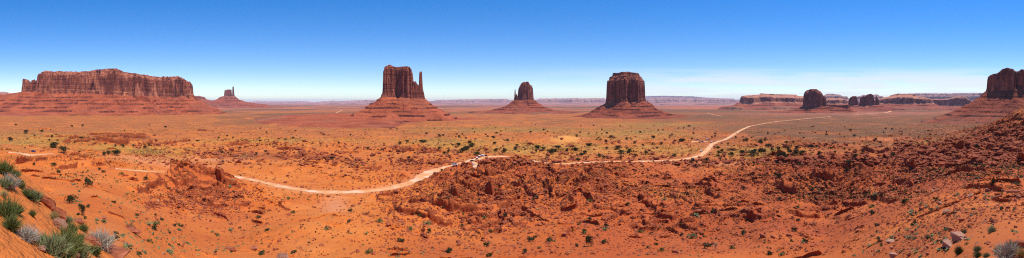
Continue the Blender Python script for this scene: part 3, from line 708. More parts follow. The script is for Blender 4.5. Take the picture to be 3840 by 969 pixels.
butte('castle_butte', 'far castle-shaped butte with a tall right tower, beyond the long mesa', 'butte', 860, 8000,
      [dict(poly=[(837, 0), (871, 0), (871, 120), (837, 120)], top=[(837, 340), (839, 337), (843, 336), (847, 339), (852, 336), (855, 334), (858, 338), (861, 333), (864, 337), (867, 336), (871, 337)], flute=.6, prof=[(0, 0), (6, .2), (9, .9), (12, 1)]),
       dict(poly=[(869, -10), (881, -10), (881, 110), (869, 110)], top=[(868, 326.5), (872, 325), (878, 325), (882, 328)], flute=.4, prof=[(0, 0), (6, .2), (9, .95), (12, 1)], part='tower'),
       dict(poly=[(817, -60), (892, -60), (896, 240), (817, 240)], top=[(817, 366), (837, 361), (881, 361), (895, 370)], base=[(817, 371), (896, 373)], flute=.7, prof=[(0, 0), (8, .7), (30, 1)], part='bench'),
       dict(poly=[(690, 60), (768, 80), (772, 300), (690, 300)], top=[(690, 360), (748, 360), (755, 363), (770, 364)], base=[(690, 372), (772, 372)], flute=.7, prof=[(0, 0), (8, .8), (30, 1)], part='bench')],
      [(690, 372), (772, 372), (817, 371), (896, 373)],
      [(0, 0), (150, 50), (330, 88), (520, 112), (700, 125), (740, 150), (1200, 170)], (CK, TM), 2.4, 11, 1200, (20, .9), 600, depth_ext=1200)

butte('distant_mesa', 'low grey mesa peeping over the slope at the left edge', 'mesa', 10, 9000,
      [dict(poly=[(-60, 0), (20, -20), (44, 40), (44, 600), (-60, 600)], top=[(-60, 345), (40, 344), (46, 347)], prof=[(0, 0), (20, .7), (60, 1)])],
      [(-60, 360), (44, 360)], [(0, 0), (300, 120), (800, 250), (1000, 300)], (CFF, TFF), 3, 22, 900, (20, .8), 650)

# mesas to the right
SLK = [(0, 0), (6, .12), (12, .55), (20, .66), (60, .80), (110, .90), (116, 1)]
butte('slickrock_mesa', 'long pale-topped mesa with dark shaded cliff, left of the rounded dark butte', 'mesa', 2890, 5000,
      [dict(poly=[(2767, 0), (2790, -60), (2832, -50), (2838, 40), (2855, 130), (2900, 150), (2915, 300), (2960, 330), (2990, 330), (3030, 500), (3080, 500), (3080, 1500), (2790, 1500)],
            top=[(2767, 352), (2775, 350), (2782, 348), (2829, 348), (2924, 351), (3013, 353), (3100, 354)], prof=SLK)],
      [(2767, 385), (2807, 392), (2850, 388), (2880, 384), (2998, 388), (3100, 388)],
      [(0, 0), (60, 28), (130, 50), (200, 60), (260, 66), (340, 80)], (CF, TF), 2.6, 9, 520, (14, .7), 700, notch=.35)
butte('rounded_butte', 'dark rounded butte shaded on its face, standing before the slickrock mesas', 'butte', 3055, 3500,
      [dict(poly=[(3008, 10), (3016, -30), (3050, -44), (3086, -20), (3092, 40), (3088, 130), (3020, 130)], top=[(3010, 350), (3014, 346), (3018, 341), (3030, 338), (3043, 334.5), (3063, 335.5), (3070, 339), (3078, 344), (3086, 351), (3090, 358)],
            prof=[(0, 0), (4, .3), (9, .8), (16, .9), (30, 1)]),
       dict(poly=[(3085, 20), (3101, 20), (3102, 130), (3085, 130)], top=[(3084, 362), (3100, 366), (3103, 375)], flute=.4, prof=[(0, 0), (5, .7), (10, 1)], part='shoulder'),
       dict(poly=[(3095, -20), (3140, -40), (3184, -60), (3188, 60), (3100, 90)], top=[(3095, 392), (3184, 394)], base=[(3095, 402), (3188, 407)], flute=.9, prof=[(0, 0), (5, .9), (10, 1)], part='bench')],
      [(2990, 396), (3023, 402), (3060, 400), (3100, 398), (3190, 408)],
      [(0, 0), (50, 24), (110, 46), (170, 56), (260, 60), (420, 68)], (CM_, TM), 1.4, 4.2, 430, (14, .9), 800)
butte('humped_butte', 'low jagged butte of three humps, right of the rounded dark butte', 'butte', 3240, 4300,
      [dict(poly=[(3179, 0), (3219, -10), (3221, 100), (3180, 90)], top=[(3179, 378), (3184, 369), (3190, 365), (3197, 362), (3206, 361.5), (3213, 363), (3219, 370), (3222, 376)], prof=[(0, 0), (4, .4), (9, .9), (16, 1)], flute=.7),
       dict(poly=[(3220, -10), (3250, -30), (3279, -30), (3283, 110), (3222, 110)], top=[(3220, 374), (3224, 366), (3232, 363), (3240, 361), (3244, 362), (3249, 358), (3256, 354), (3266, 352.5), (3275, 354), (3279, 360), (3282, 372)], prof=[(0, 0), (4, .4), (9, .9), (16, 1)], flute=.8),
       dict(poly=[(3281, -10), (3297, -10), (3300, 70), (3281, 70)], top=[(3281, 372), (3284, 364), (3288, 362), (3291, 370), (3296, 376), (3300, 384)], prof=[(0, 0), (4, .5), (9, 1)], flute=.5)],
      [(3160, 394), (3230, 395), (3300, 393)], [(0, 0), (60, 20), (140, 40), (260, 50), (420, 62)], (CM_, TF), 1.8, 5.5, 430, (14, .8), 850)
butte('slickrock_mesa', 'low pale mesa seen in the gap between the rounded butte and the humped butte', 'mesa', 3140, 5600,
      [dict(poly=[(3070, 0), (3110, -30), (3135, -20), (3160, 40), (3188, 60), (3188, 700), (3070, 700)], top=[(3070, 366), (3110, 365), (3130, 366), (3147, 363), (3170, 366), (3188, 373)], prof=SLK)],
      [(3070, 391), (3190, 391)], [(0, 0), (80, 26), (200, 40), (400, 55)], (CF, TF), 2.4, 11, 420, (14, .7), 860, notch=.35)
butte('slickrock_mesa', 'long low mesa with bright domed top and shaded wall, right of the humped butte', 'mesa', 3400, 5000,
      [dict(poly=[(3255, 60), (3300, 20), (3365, 60), (3395, -40), (3430, -70), (3440, 0), (3470, -20), (3503, -40), (3509, 80), (3509, 900), (3280, 900)],
            top=[(3255, 367), (3294, 365), (3333, 356), (3366, 351), (3407, 350.5), (3429, 355), (3481, 361), (3503, 366), (3510, 368)], prof=SLK)],
      [(3280, 390), (3400, 391), (3510, 390)], [(0, 0), (60, 24), (140, 42), (260, 52), (450, 68)], (CF, TF), 2.4, 9, 480, (14, .9), 900, notch=.35)
butte('shaded_mesa', 'low dark shaded mesa below the far rim, nearest the talus at the right', 'mesa', 3580, 6500,
      [dict(poly=[(3470, 60), (3560, 60), (3580, 0), (3620, 0), (3650, 60), (3650, 600), (3500, 600)], top=[(3470, 372), (3540, 372), (3563, 369), (3570, 366), (3592, 362), (3614, 363.5), (3625, 367), (3632, 372), (3649, 378)],
            prof=[(0, 0), (6, .3), (12, .85), (40, 1)])],
      [(3500, 396), (3650, 396)], [(0, 0), (100, 25), (240, 40), (500, 55)], (CF, TF), 2.4, 11, 520, (14, .8), 950, notch=.35)
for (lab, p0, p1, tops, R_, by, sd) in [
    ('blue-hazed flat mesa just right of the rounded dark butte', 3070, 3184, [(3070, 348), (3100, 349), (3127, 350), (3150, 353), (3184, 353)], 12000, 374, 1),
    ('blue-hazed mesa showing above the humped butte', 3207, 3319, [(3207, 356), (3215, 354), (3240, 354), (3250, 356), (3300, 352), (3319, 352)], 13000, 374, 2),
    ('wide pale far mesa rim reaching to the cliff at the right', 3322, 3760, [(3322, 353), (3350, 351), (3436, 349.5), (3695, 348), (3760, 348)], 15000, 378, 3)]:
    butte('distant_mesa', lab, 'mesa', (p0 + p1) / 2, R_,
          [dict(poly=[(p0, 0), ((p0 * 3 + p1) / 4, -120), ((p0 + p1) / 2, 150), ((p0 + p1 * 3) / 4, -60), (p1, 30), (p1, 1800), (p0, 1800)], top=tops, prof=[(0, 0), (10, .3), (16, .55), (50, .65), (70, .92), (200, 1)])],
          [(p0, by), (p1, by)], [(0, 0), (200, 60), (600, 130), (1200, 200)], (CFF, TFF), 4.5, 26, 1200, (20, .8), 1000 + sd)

butte('cliff_mesa', 'dark shaded mesa wall rising from the talus at the right edge', 'mesa', 3800, 1700,
      [dict(poly=[(3698, 10), (3702, -40), (3760, -60), (3808, -70), (3813, -40), (3820, -80), (3900, -90), (4150, -60), (4250, 200), (4200, 900), (3720, 900), (3700, 500)],
            top=[(3696, 292), (3701, 288), (3707, 284), (3741, 278), (3752, 269), (3761, 263), (3781, 260), (3801, 266), (3812, 271), (3815, 267), (3840, 263), (4200, 262)],
            prof=[(0, 0), (3, .3), (5, .8), (8, .95), (12, 1)])],
      [(3690, 341), (3786, 339), (3840, 333), (4200, 325)],
      [(0, 0), (55, 42), (130, 88), (200, 118), (290, 142), (350, 158), (420, 178)], (CW, TM), 1.1, 4.0, 560, (16, .7), 1200, depth_ext=600, notch=.7)

# the rim of the far valley along the horizon
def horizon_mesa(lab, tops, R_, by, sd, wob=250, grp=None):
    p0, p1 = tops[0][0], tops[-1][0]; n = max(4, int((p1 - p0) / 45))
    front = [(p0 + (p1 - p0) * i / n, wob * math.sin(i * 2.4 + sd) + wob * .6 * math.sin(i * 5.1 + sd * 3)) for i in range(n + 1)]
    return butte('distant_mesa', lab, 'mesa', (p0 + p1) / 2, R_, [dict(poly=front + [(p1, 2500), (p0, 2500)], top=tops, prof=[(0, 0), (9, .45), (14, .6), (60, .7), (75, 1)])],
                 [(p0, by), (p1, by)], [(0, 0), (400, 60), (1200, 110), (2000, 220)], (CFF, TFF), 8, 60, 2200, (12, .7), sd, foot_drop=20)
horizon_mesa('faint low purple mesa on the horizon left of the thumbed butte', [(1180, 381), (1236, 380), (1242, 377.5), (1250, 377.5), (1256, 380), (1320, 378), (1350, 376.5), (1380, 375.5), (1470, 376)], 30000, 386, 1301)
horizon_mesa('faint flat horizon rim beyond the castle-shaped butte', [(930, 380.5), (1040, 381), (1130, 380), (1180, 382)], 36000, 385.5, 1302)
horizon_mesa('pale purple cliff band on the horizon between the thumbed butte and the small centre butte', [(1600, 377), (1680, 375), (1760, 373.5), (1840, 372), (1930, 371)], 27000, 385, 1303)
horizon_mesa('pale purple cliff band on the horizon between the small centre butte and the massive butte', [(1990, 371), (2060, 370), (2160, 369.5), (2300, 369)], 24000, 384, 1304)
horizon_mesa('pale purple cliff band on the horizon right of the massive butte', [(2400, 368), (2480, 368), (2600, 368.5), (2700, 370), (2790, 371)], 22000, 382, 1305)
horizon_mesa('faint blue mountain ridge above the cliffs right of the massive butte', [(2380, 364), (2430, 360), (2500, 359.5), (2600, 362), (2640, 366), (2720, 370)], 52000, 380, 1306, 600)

# ------------------------------------------------------------------ haze
def haze():
    bm = bmesh.new(); bmesh.ops.create_cube(bm, size=1)
    lo, hi = -900.0, 620.0
    for v in bm.verts:
        v.co.x *= 150000; v.co.y *= 150000; v.co.z = lo if v.co.z < 0 else hi
    me = bpy.data.meshes.new('haze'); bm.to_mesh(me); bm.free()
    m = bpy.data.materials.new('haze'); m.use_nodes = True; t = m.node_tree; t.nodes.clear()
    o = t.nodes.new('ShaderNodeOutputMaterial'); v = t.nodes.new('ShaderNodeVolumePrincipled')
    v.inputs['Color'].default_value = (0.66, 0.78, 1.0, 1); v.inputs['Density'].default_value = 1.4e-5; v.inputs['Anisotropy'].default_value = 0.0
    t.links.new(v.outputs[0], o.inputs['Volume'])
    h = link('haze', me, m); tag(h, kind='stuff')
if True: haze()

#PART2
# ------------------------------------------------------------------ plants
def veg_mat(name, lo, hi, rough=0.85):
    t = NT(name, rough); oi = t.n('ShaderNodeObjectInfo').outputs['Random']
    co = t.n('ShaderNodeTexCoord').outputs['Object']
    f = t.noise(co, 7.0, 3, .6)
    col = t.ramp(t.math('ADD', t.math('MULTIPLY', f, 0.8), t.math('MULTIPLY', oi, 0.3)), [(0.35, lo), (0.75, hi)])
    return t.out(col)
M_GREEN = veg_mat('olive_blades', (0.065, 0.085, 0.018), (0.19, 0.20, 0.055))
M_SAGE = veg_mat('sage_leaves', (0.11, 0.125, 0.040), (0.29, 0.29, 0.125))
M_GREY = veg_mat('dry_grey_twigs', (0.26, 0.21, 0.13), (0.48, 0.41, 0.30))
M_STRAW = veg_mat('straw_blades', (0.30, 0.22, 0.07), (0.52, 0.42, 0.17))
M_DARK = veg_mat('dark_leaves', (0.022, 0.030, 0.010), (0.075, 0.080, 0.028))
M_JUN = veg_mat('juniper_leaves', (0.018, 0.028, 0.008), (0.06, 0.07, 0.02))
M_STEM = simple('woody_stem', (0.16, 0.10, 0.07), 0.9, var=.3)
M_DEAD = simple('dead_wood', (0.24, 0.16, 0.12), 0.9, var=.3)

def blades(n, spread, h, w, seed, lean=0.9, flat=0.0, ball=False):
    """curved tapering blades fanning out of one base"""
    r = np.random.RandomState(seed); Vv = []; Ff = []
    for i in range(n):
        az = r.rand() * 2 * PI; le = (r.rand() ** 0.7) * lean
        L = h * (0.65 + 0.45 * r.rand()) * (1 - 0.25 * le)
        bx, by = (r.randn(2) * spread * 0.33)
        d = np.array([math.cos(az) * math.sin(le), math.sin(az) * math.sin(le), math.cos(le)])
        side = np.cross(d, r.randn(3)); side /= np.linalg.norm(side) + 1e-9
        p0 = np.array([bx, by, -0.03 * h]); p1 = p0 + d * L * 0.55; p2 = p0 + d * L + np.array([math.cos(az), math.sin(az), -0.5]) * L * 0.16 * le
        b = len(Vv); Vv += [p0 - side * w * .5, p0 + side * w * .5, p1 - side * w * .42, p1 + side * w * .42, p2]
        Ff += [(b, b + 1, b + 3), (b, b + 3, b + 2), (b + 2, b + 3, b + 4)]
    return np.array(Vv), np.array(Ff)
def leafball(n, rx, rz, size, seed, hollow=0.5, lobes=5):
    """leaf-sized faces through an uneven crown of several lobes, base at z = 0"""
    r = np.random.RandomState(seed); Vv = []; Ff = []
    cs = [(r.randn(2) * rx * 0.38, (0.35 + 0.5 * r.rand()) * rz * 1.1, 0.42 + 0.3 * r.rand()) for _ in range(lobes)]
    for i in range(n):
        c, cz, cr = cs[r.randint(lobes)]
        v = r.randn(3); v /= np.linalg.norm(v); rr = (hollow + (1 - hollow) * r.rand()) * cr
        p = np.array([c[0] + v[0] * rr * rx, c[1] + v[1] * rr * rx, max(0.02 * rz, cz + v[2] * rr * rz * 0.9)])
        a = r.randn(3); a /= np.linalg.norm(a); b_ = np.cross(a, r.randn(3)); b_ /= np.linalg.norm(b_)
        s = size * (0.6 + 0.8 * r.rand()); k = len(Vv)
        Vv += [p + a * s, p + b_ * s * .8, p - a * s * .7 - b_ * s * .3, p - b_ * s * .9 + a * .2 * s]
        Ff += [(k, k + 1, k + 2), (k, k + 2, k + 3)]
    return np.array(Vv), np.array(Ff)
def limbs(segs):
    """tapered limbs: (p0, p1, r0, r1)"""
    Vv = []; Ff = []
    for p0, p1, r0, r1 in segs:
        p0, p1 = np.array(p0, float), np.array(p1, float); d = p1 - p0; d /= np.linalg.norm(d) + 1e-9
        a = np.cross(d, (0.3, 0.9, 0.2)); a /= np.linalg.norm(a); b_ = np.cross(d, a); k = len(Vv)
        for (p, r_) in ((p0, r0), (p1, r1)):
            for q in range(5): t = q / 5 * 2 * PI; Vv.append(p + (a * math.cos(t) + b_ * math.sin(t)) * r_)
        for q in range(5):
            q2 = (q + 1) % 5; Ff += [(k + q, k + q2, k + 5 + q2), (k + q, k + 5 + q2, k + 5 + q)]
    return np.array(Vv), np.array(Ff)
def stems_for(h, n, seed, r0=.02):
    r = np.random.RandomState(seed); out = []
    for i in range(n):
        az = r.rand() * 2 * PI; le = 0.2 + r.rand() * 0.8
        e = np.array([math.cos(az) * math.sin(le), math.sin(az) * math.sin(le), math.cos(le)]) * h * (0.5 + .25 * r.rand())
        m = e * 0.5 + r.randn(3) * h * .03
        out += [((0, 0, -0.05 * h), m, r0 * h, r0 * h * .7), (m, e, r0 * h * .7, r0 * h * .3)]
    return out
def branch_tree(h, seed, n=5, r0=.05, depth=3):
    r = np.random.RandomState(seed); out = []; tips = []
    def go(p, d, L, rr, k):
        e = p + d * L; out.append((p, e, rr, rr * .65)); 
        if k == 0: tips.append(e); return
        for _ in range(2 if k < depth else n):
            nd = d + r.randn(3) * 0.55; nd[2] = abs(nd[2]) * .8 + .1; nd /= np.linalg.norm(nd)
            go(e, nd, L * (.6 + .25 * r.rand()), rr * .6, k - 1)
    go(np.array([0, 0, -0.1 * h]), np.array([r.randn() * .12, r.randn() * .12, 1.]), h * .34, r0 * h, depth)
    return out, tips

def plant_proto(name, parts):
    """parts: [(part, (V, F), material)], one unit tall"""
    root = empty(name, (0, 0, 0))
    for pn, (v, f), m in parts: link(pn, np_mesh(name + '_' + pn, v, f, False), m, root)
    return root
def place(proto, x, y, s, label, cat, group=None, rz=None, first={}, sx=1.0, sink=0.0):
    key = proto.name
    o = proto if key not in first else copy_tree(proto); first[key] = 1
    o.location = (x, y, float(zat(x, y)) - sink); o.rotation_euler = (0, 0, rnd.uniform(0, 6.28) if rz is None else rz); o.scale = (s * sx, s * sx, s)
    for k in ('group',):
        if k in o: del o[k]
    tag(o, label, cat, group); return o

P_TUFT = plant_proto('grass_tuft', [('blade_spray', blades(420, 0.22, 1.0, 0.030, 1, 0.95), M_GREEN)])
P_SAGE = plant_proto('sagebrush', [('foliage', blades(520, 0.60, 0.95, 0.034, 2, 1.15), M_SAGE), ('stem', limbs(stems_for(.9, 9, 3)), M_STEM)])
P_SAGE2 = plant_proto('rabbitbrush', [('foliage', blades(560, 0.5, 1.0, 0.032, 4, 1.05), M_GREEN), ('stem', limbs(stems_for(.9, 9, 5)), M_STEM)])
P_GREY = plant_proto('dry_brush', [('twig_spray', blades(480, 0.5, 1.0, 0.026, 6, 1.15), M_GREY), ('stem', limbs(stems_for(.9, 12, 7)), M_DEAD)])
P_STRAW = plant_proto('straw_tuft', [('blade_spray', blades(300, 0.25, 1.0, 0.026, 8, 0.9), M_STRAW)])
SHR = [plant_proto('desert_shrub', [('foliage', leafball(190, .62, .62, .085, 20 + i, .35, 4), m), ('stem', limbs(stems_for(.7, 6, 30 + i)), M_STEM)]) for i, m in enumerate((M_DARK, M_SAGE, M_DARK, M_GREEN, M_STRAW))]
def juniper(seed, wide, h=1.0):
    seg, tips = branch_tree(1.0, seed, 5, .035, 3)
    r = np.random.RandomState(seed); vs_, fs_ = [], []; k = 0
    for t_ in tips:
        v, f = leafball(18, .13 * wide, .15, .036, r.randint(9999), .2, 2); v = v + t_ - np.array([0, 0, .1]); vs_.append(v); fs_.append(f + k); k += len(v)
    v, f = leafball(900, .46, .58, .036, seed, .45, 9); v[:, 2] += .08; vs_.append(v); fs_.append(f + k)
    v, f = np.concatenate(vs_), np.concatenate(fs_); v[:, :2] *= wide
    top = v[:, 2].max(); v /= top; V2, F2 = limbs(seg); V2 = V2 / top; V2[:, :2] *= wide
    return plant_proto('juniper_tree', [('crown', (v, f), M_JUN), ('trunk', (V2, F2), M_STEM)])
JUN = [juniper(41, .75), juniper(52, .9), juniper(63, .62), juniper(77, 1.05)]
sg, _t = branch_tree(1.0, 91, 6, .03, 3); vv, ff = limbs(sg); vv[:, :2] *= 1.5; vv /= vv[:, 2].max()
P_DEAD = plant_proto('dead_bush', [('bare_branches', (vv, ff), M_DEAD)])

def dist(px, py):
    x, y, z = hit(px, py); return x, y, math.hypot(x, y)
# large brush on the slope beside the photographer: photo x, y of the foot, height in photo px, kind, width factor, label
for (px, py, hp, P, wf, lab) in [
    (8, 652, 56, P_SAGE2, 1.1, 'green spiky bush at the left edge, highest on the near slope'), (34, 706, 62, P_GREY, .9, 'grey dry bush at the left edge just under the highest green bush'),
    (56, 664, 34, P_SAGE2, .9, 'small dark green bush behind the grey bush on the near slope'), (76, 708, 48, P_SAGE2, .6, 'narrow upright green bush above the first leaning slab'),
    (118, 748, 44, P_SAGE, 1.3, 'wide low sage bush beside the upper leaning slab'), (24, 816, 84, P_SAGE2, .9, 'tall green bush at the left edge, halfway down the near slope'),
    (44, 868, 74, P_TUFT, .9, 'arching green grass clump under the tall green bush'), (122, 814, 34, P_TUFT, .8, 'lone dark tuft of grass on bare orange sand'),
    (98, 900, 62, P_GREY, 1.1, 'pale whitish dead bush right of the arching grass clump'), (130, 905, 34, P_GREY, .9, 'small pale dead bush at the lower end of the whitish one'),
    (203, 828, 46, P_STRAW, .7, 'straw coloured tuft in front of the long leaning slab'), (196, 955, 96, P_SAGE, .9, 'big sage bush in the lower left, below the tan rock'),
    (250, 948, 116, P_SAGE2, .75, 'biggest green bush in the lower left, rising over the tan rock'), (292, 972, 84, P_SAGE, .8, 'sage bush at the bottom edge, right of the biggest green bush'),
    (226, 984, 40, P_STRAW, 1.0, 'straw tuft at the bottom edge under the biggest green bush'), (312, 868, 34, P_SAGE2, .8, 'small green bush above the tan boulder on the near slope'),
    (374, 928, 78, P_GREY, 1.0, 'brown-grey twiggy bush right of the biggest green bush'), (418, 908, 20, P_SAGE2, .9, 'compact dark green bush right of the twiggy bush'), (459, 944, 20, P_SAGE2, 1.0, 'round green bush above the wide flat slab at the bottom'),
    (300, 902, 26, P_SAGE2, .8, 'short green bush beside the twiggy bush'), (14, 745, 40, P_STRAW, .8, 'pale straw tuft at the left edge between the green bushes'),
    (178, 772, 26, P_SAGE2, 1.1, 'small green bush at the top edge of the near slope, above the long slab'), (252, 836, 30, P_SAGE, 1.1, 'rounded sage bush at the slope edge right of the straw tuft'), (268, 868, 34, P_SAGE2, 1.0, 'leafy green bush just above the biggest green bush'),
    (340, 905, 30, P_SAGE, 1.1, 'low sage bush between the small green bush and the twiggy bush'), (352, 955, 40, P_SAGE2, 1.1, 'green bush under the twiggy bush, left of the flat slab'), (408, 938, 30, P_SAGE, 1.1, 'sage bush right of the twiggy bush near the slope edge'), (160, 915, 40, P_SAGE2, .9, 'leafy green bush left of the big sage bush'),
    (10, 700, 40, P_SAGE, 1.2, 'sage bush at the left edge below the grey dry bush'), (60, 800, 40, P_SAGE2, 1.0, 'green bush touching the right side of the tall green bush'), (96, 735, 30, P_SAGE2, 1.0, 'leafy little green bush left of the wide low sage bush'), (240, 968, 60, P_SAGE2, 1.1, 'dense green bush at the bottom edge under the biggest green bush'),
    (3790, 938, 42, P_SAGE, .7, 'sage bush just left of the big rock at the right edge'), (3778, 985, 66, P_GREY, 1.1, 'wide grey dry bush in the bottom right corner'), (3830, 980, 46, P_STRAW, .9, 'yellow straw tuft in the bottom right corner'),
    (3720, 872, 26, P_SAGE, .9, 'rounded sage bush on the right slope above the corner'), (3745, 950, 30, P_SAGE2, .9, 'green bush left of the wide grey bush in the right corner'), (3666, 944, 26, P_SAGE, .9, 'sage bush right of the twin boulders at the lower right'),
    (3596, 955, 38, P_SAGE2, .6, 'yellow-green upright bush at the foot of the twin boulders'), (3668, 972, 24, P_SAGE2, .9, 'low green bush at the bottom edge right of the twin boulders'), (3700, 975, 20, P_SAGE, 1.0, 'low sage bush at the bottom edge near the right corner')]:
    x, y, r = dist(px, min(py, 966)); place(P, x, y, hp * r / FPX * 1.05, lab, 'bush' if P not in (P_TUFT, P_STRAW) else 'grass', sx=wf * 1.15)
for (px, py, hp, lab) in [(478, 930, 26, 'bleached leafless bush on the sand left of the bottom centre'), (2685, 938, 26, 'black leafless bush standing on bare orange rock, bottom right of centre')]:
    x, y, r = dist(px, py); place(P_DEAD, x, y, hp * r / FPX, lab, 'bush')

# junipers and tall shrubs, each where the photograph has it
NEARJ = [(329, 703, 36, 0, 'conical green juniper on the sand slope, topmost of the three at the left'), (267, 764, 36, 3, 'sparse spreading juniper, middle one of the three on the left sand slope'), (307, 808, 44, 2, 'dense upright juniper, lowest of the three on the left sand slope'),
         (2206, 927, 46, 2, 'lone dark green juniper standing on bare rock at the bottom centre'), (3725, 700, 34, 2, 'narrow dark juniper above the boulders on the right slope')]
for (px, py, hp, v, lab) in NEARJ:
    x, y, r = dist(px, py); place(JUN[v], x, y, hp * r / FPX, lab, 'tree')
FARJ = [(98, 503, 13), (156, 497, 9), (195, 518, 11), (201, 555, 17), (38, 531, 13), (432, 583, 17), (406, 582, 13), (391, 584, 11), (238, 574, 20), (459, 552, 9), (500, 551, 9), (373, 640, 10), (223, 650, 9), (545, 676, 10),
        (1735, 574, 17), (1748, 568, 15), (1770, 554, 14), (1718, 550, 12), (1721, 518, 10), (1891, 574, 14), (1861, 570, 12), (1789, 586, 14), (1682, 576, 12), (1585, 537, 9), (1528, 536, 9), (1648, 562, 9), (1314, 510, 8), (1656, 646, 8),
        (1933, 563, 11), (2014, 561, 13), (2010, 573, 10), (2065, 580, 17), (2096, 561, 12), (2155, 566, 12), (2127, 574, 12), (2208, 553, 12), (2273, 537, 11), (2294, 518, 8), (2208, 506, 7), (2318, 561, 12), (2361, 574, 14), (2333, 577, 11), (2422, 581, 12), (2193, 578, 10), (2162, 515, 8),
        (2821, 583, 16), (2708, 574, 11), (2782, 579, 13), (2989, 561, 12), (3041, 557, 11), (3073, 584, 14), (2936, 591, 15), (2918, 593, 13), (2989, 584, 15), (2947, 601, 13), (2880, 555, 12), (2895, 570, 13), (2834, 572, 11), (2744, 588, 13), (2853, 570, 11), (2921, 574, 12), (3010, 578, 11), (2827, 621, 10),
        (2921, 669, 14), (2906, 662, 10), (2788, 713, 10), (3177, 650, 14), (2855, 541, 8), (2759, 520, 8), (3392, 767, 18), (3244, 605, 11), (3350, 582, 9), (3661, 554, 12), (2690, 560, 9), (2730, 545, 8), (2800, 530, 8), (2870, 530, 8), (2950, 545, 9), (2970, 590, 12), (2960, 575, 10),
        (1600, 505, 7), (1660, 512, 8), (1780, 500, 7), (1850, 520, 8), (1990, 500, 7), (2040, 490, 6), (2400, 500, 8), (2450, 520, 9), (2520, 510, 8), (2560, 530, 9), (2600, 505, 8), (2380, 540, 9), (2480, 545, 9), (2250, 590, 9), (560, 470, 6), (620, 480, 6), (270, 478, 7), (60, 472, 7), (310, 476, 8), (820, 520, 6), (1000, 500, 6), (1100, 520, 6), (1210, 505, 6), (900, 560, 7), (1270, 545, 8), (1380, 560, 8), (1440, 545, 8)]
def jlabel(px, py):
    if px < 560: return ('dark juniper dotting the yellow sand flat at the left', 'junipers on the left sand flat') if py < 600 else ('small dark juniper on the orange slope left of the red mound', 'junipers by the red mound')
    if px < 1500: return 'small dark juniper on the plain left of the thumbed butte', 'junipers left of the thumbed butte'
    if px < 1960: return ('dark juniper on sand just behind the parked cars', 'junipers behind the parked cars') if py > 535 else ('dark juniper on the yellow flat well beyond the parked cars', 'junipers beyond the parked cars')
    if px < 2115: return ('dark juniper left of the bare yellow dune', 'junipers left of the dune') if py > 527 else ('dark juniper beyond the left side of the bare yellow dune', 'junipers beyond the dune, left side')
    if px < 2560: return ('dark juniper between the bare yellow dune and the road right of it', 'junipers right of the dune') if py > 540 else ('dark juniper on the flat beyond and right of the bare yellow dune', 'junipers beyond the dune, right side')
    if px < 3110: return (('dark juniper crowding the sandy knoll right of the road', 'junipers on the sandy knoll') if py > 545 else ('dark juniper on the flat behind the sandy knoll', 'junipers behind the knoll')) if py < 606 else ('dark juniper below the sandy knoll, in broken red ground', 'junipers below the knoll')
    return 'scattered dark juniper among the long dark ledges at the right', 'junipers among the ledges'
rj = random.Random(5); cj = 0
while cj < 190:
    px, py = rj.uniform(0, 3500), rj.uniform(468, 628)
    x, y, z = hit(px, py); dn = .12 + .8 * float(gval(sand, x, y)) + .25 * (px > 1500)
    if rj.random() > dn * float(np.clip(.5 + 2.5 * fbm(np.array([x]), np.array([y]), 90, 3, 801)[0], .05, 1.5)) or gval(ROADM, x, y) > .05 or gval(dune, x, y) > .2: continue
    FARJ.append((px, py, rj.uniform(4.5, 10) * (.6 + (py - 468) / 230))); cj += 1
for k, (px, py, hp) in enumerate(FARJ):
    x, y, r = dist(px, py); l, g = jlabel(px, py); place(JUN[(k * 7) % 4], x, y, hp * r / FPX * rnd.uniform(1.1, 1.4), l, 'tree', g, sx=rnd.uniform(1.15, 1.6))

# shrubs one can tell apart: sampled over the visible ground, biggest in the picture
NAMED = [(1315, 796, 17), (1506, 908, 24), (1816, 822, 15), (1829, 925, 20), (1833, 965, 22), (1381, 952, 20), (1984, 909, 24), (2061, 912, 28), (2512, 811, 14), (2461, 728, 12), (2209, 828, 14), (2170, 845, 11), (2555, 885, 14), (2889, 956, 22), (2930, 961, 18),
         (2673, 806, 16), (2789, 880, 20), (2746, 934, 18), (3283, 852, 16), (3206, 712, 12), (2020, 935, 12), (1970, 953, 18), (2265, 915, 22), (2480, 945, 20), (1730, 850, 12), (1000, 868, 16), (1225, 862, 16), (640, 880, 14), (1100, 950, 16), (2640, 890, 12)]
def slabel(px, py):
    if px < 480 and py > 620: return 'low shrub on the orange sand slope in the lower left corner', 'shrubs of the lower left slope'
    if px < 1000 and py > 780: return 'low shrub on smooth orange sand below the red rocky mound', 'shrubs below the red mound'
    if px < 1250: return 'low shrub on the ground around the left stretch of pale road', 'shrubs around the left road'
    if px < 2000: return 'low shrub among the broken red ledges at the bottom centre', 'shrubs among the centre ledges'
    if px < 2700: return 'low shrub on the smooth red rock right of the bottom centre', 'shrubs on the smooth red rock'
    if px < 3300: return 'low shrub on the rough red ground below the sandy knoll', 'shrubs on the rough red ground'
    return 'low shrub among the scattered boulders of the right slope', 'shrubs among the right boulders'
def put_shrub(px, py, hp, v, k):
    x, y, r = dist(px, py)
    if gval(ROADM, x, y) > .2 or r > 900: return
    l, g = slabel(px, py); q = ('dark green', 'grey-green', 'dark green', 'olive green', 'straw yellow')[v]; l = l.replace('low shrub', 'low ' + q + ' shrub'); g = q + ' ' + g; place(SHR[v], x, y, max(.25, min(1.6, hp * r / FPX)), l, 'shrub', g, sx=rnd.uniform(1.0, 1.5), sink=.03)
for k, (px, py, hp) in enumerate(NAMED): put_shrub(px, py, hp, (0, 2, 3)[k % 3], k)
cnt = 0
